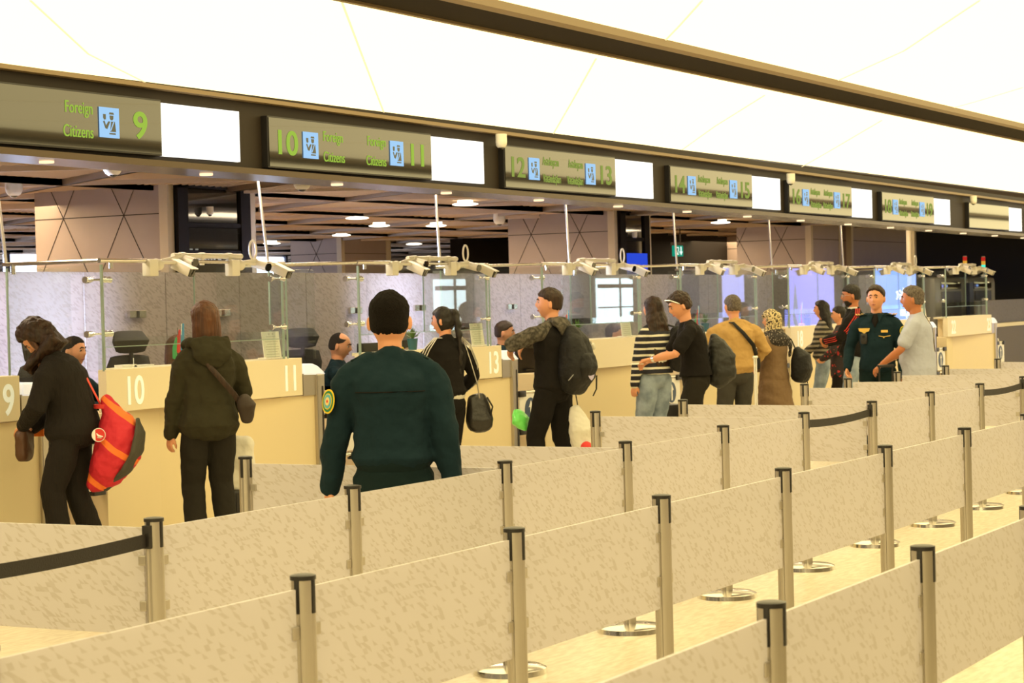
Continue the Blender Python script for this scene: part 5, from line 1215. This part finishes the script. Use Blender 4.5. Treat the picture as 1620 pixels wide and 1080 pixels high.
# --- grey-haired man in pale shirt
x, y = wpos(1452, 158)
P, J = person('grey-haired man in pale short-sleeved shirt with hand on a suitcase handle, facing left', x, y, 100, 1.80, lean=3, head=(4, -1, 0), wl=(-.16, .34, 1.00), wr=(.12, .34, 1.02), pl=(-1, -.4, -.8), pr=(1, -.7, -.6), hair='short', hm='h_grey', hthick=.016, hairline=.55, skin='skin2',
                top='f_blue', bot='f_grey', bulk=1.12, sleeve='short', hem=.86, belly=.03, curl=.5, palm=(0, -.2, -1))
rolling('suitcase with black handle held by the grey-haired man in pale shirt', 1404, 160, .60, 1.02)
S3, rel = J['S3'], J['rel']
b = NB(); loft(b, [S3(rel(1.45, .16, .02)), S3(rel(1.47, .15, -.06)), S3(rel(1.35, .19, -.12)), S3(rel(1.1, .22, -.13))], [(.008, .004)]*4, n=6); t = bag_like('sling_strap', 'thin dark sling strap over the back of the pale-shirted grey-haired man', 'strap', P); obj('strap', b, mt['nylon'], t)

# --- seated staff behind the counters
def seated(label, px, py, Y, heading, H, top='f_green', **k):
    p = gy(px, py, Y); z0 = p.z-.0-(H)*1.0    # crown at pixel row
    return person(label, p.x, Y, heading, H, z0=z0, seated=True, top=top, bot='f_green2', wl=(-.18, .40, 1.16), wr=(.18, .40, 1.16), pl=(-1, -.2, -1), pr=(1, -.2, -1), vox=.008, **k)
seated('seated male staff with short dark hair behind the bent woman at far left', 112, 532, 11.5, -75, 1.76, hair='short', hm='h_crop', hthick=.008, head=(-10, 0, 0))
seated('seated woman with shoulder-length brown hair behind the numbered panel nearest left', 277, 531, 11.3, -72, 1.68, hair='bob', hm='h_brown', fem=1, hthick=.018, head=(0, -5, 0), hairline=.55)
P, J = seated('seated balding officer looking down at a monitor beside the near officer', 533, 526, 11.4, -68, 1.80, hair='bald', hm='h_crop', head=(0, -12, 0), bulk=1.2)
mid = J['SL'].lerp(J['EL'], .2); b = NB(); sup(b, J['S3'](mid)+V((-.075, .02, .03)), (.012, .04, .022), .5, .5); obj('shoulder_patch', b, mt['red'], P)
seated('seated officer with dark hair in profile right of the braided woman', 794, 508, 11.4, -66, 1.80, hair='short', hm='h_dark', head=(0, -4, 0), bulk=1.15)
seated('seated person with blond hair mostly hidden behind the near officer', 648, 552, 11.2, 100, 1.64, hair='long', hm='h_blond', fem=1, hl=(.40, 0, .08), hthick=.018)
seated('seated dark-haired officer behind the paper notice left of the striped woman', 968, 512, 11.5, -60, 1.78, hair='short', hm='h_dark', head=(0, -4, 0))
seated('seated staff member with tilted face between striped woman and man in black tee', 1077, 506, 11.2, -80, 1.72, hair='short', hm='h_black', head=(-10, -8, 10), fem=1)
seated('seated dark-haired staff member beside the leopard headscarf', 1165, 500, 11.5, -70, 1.72, hair='short', hm='h_black', fem=1)
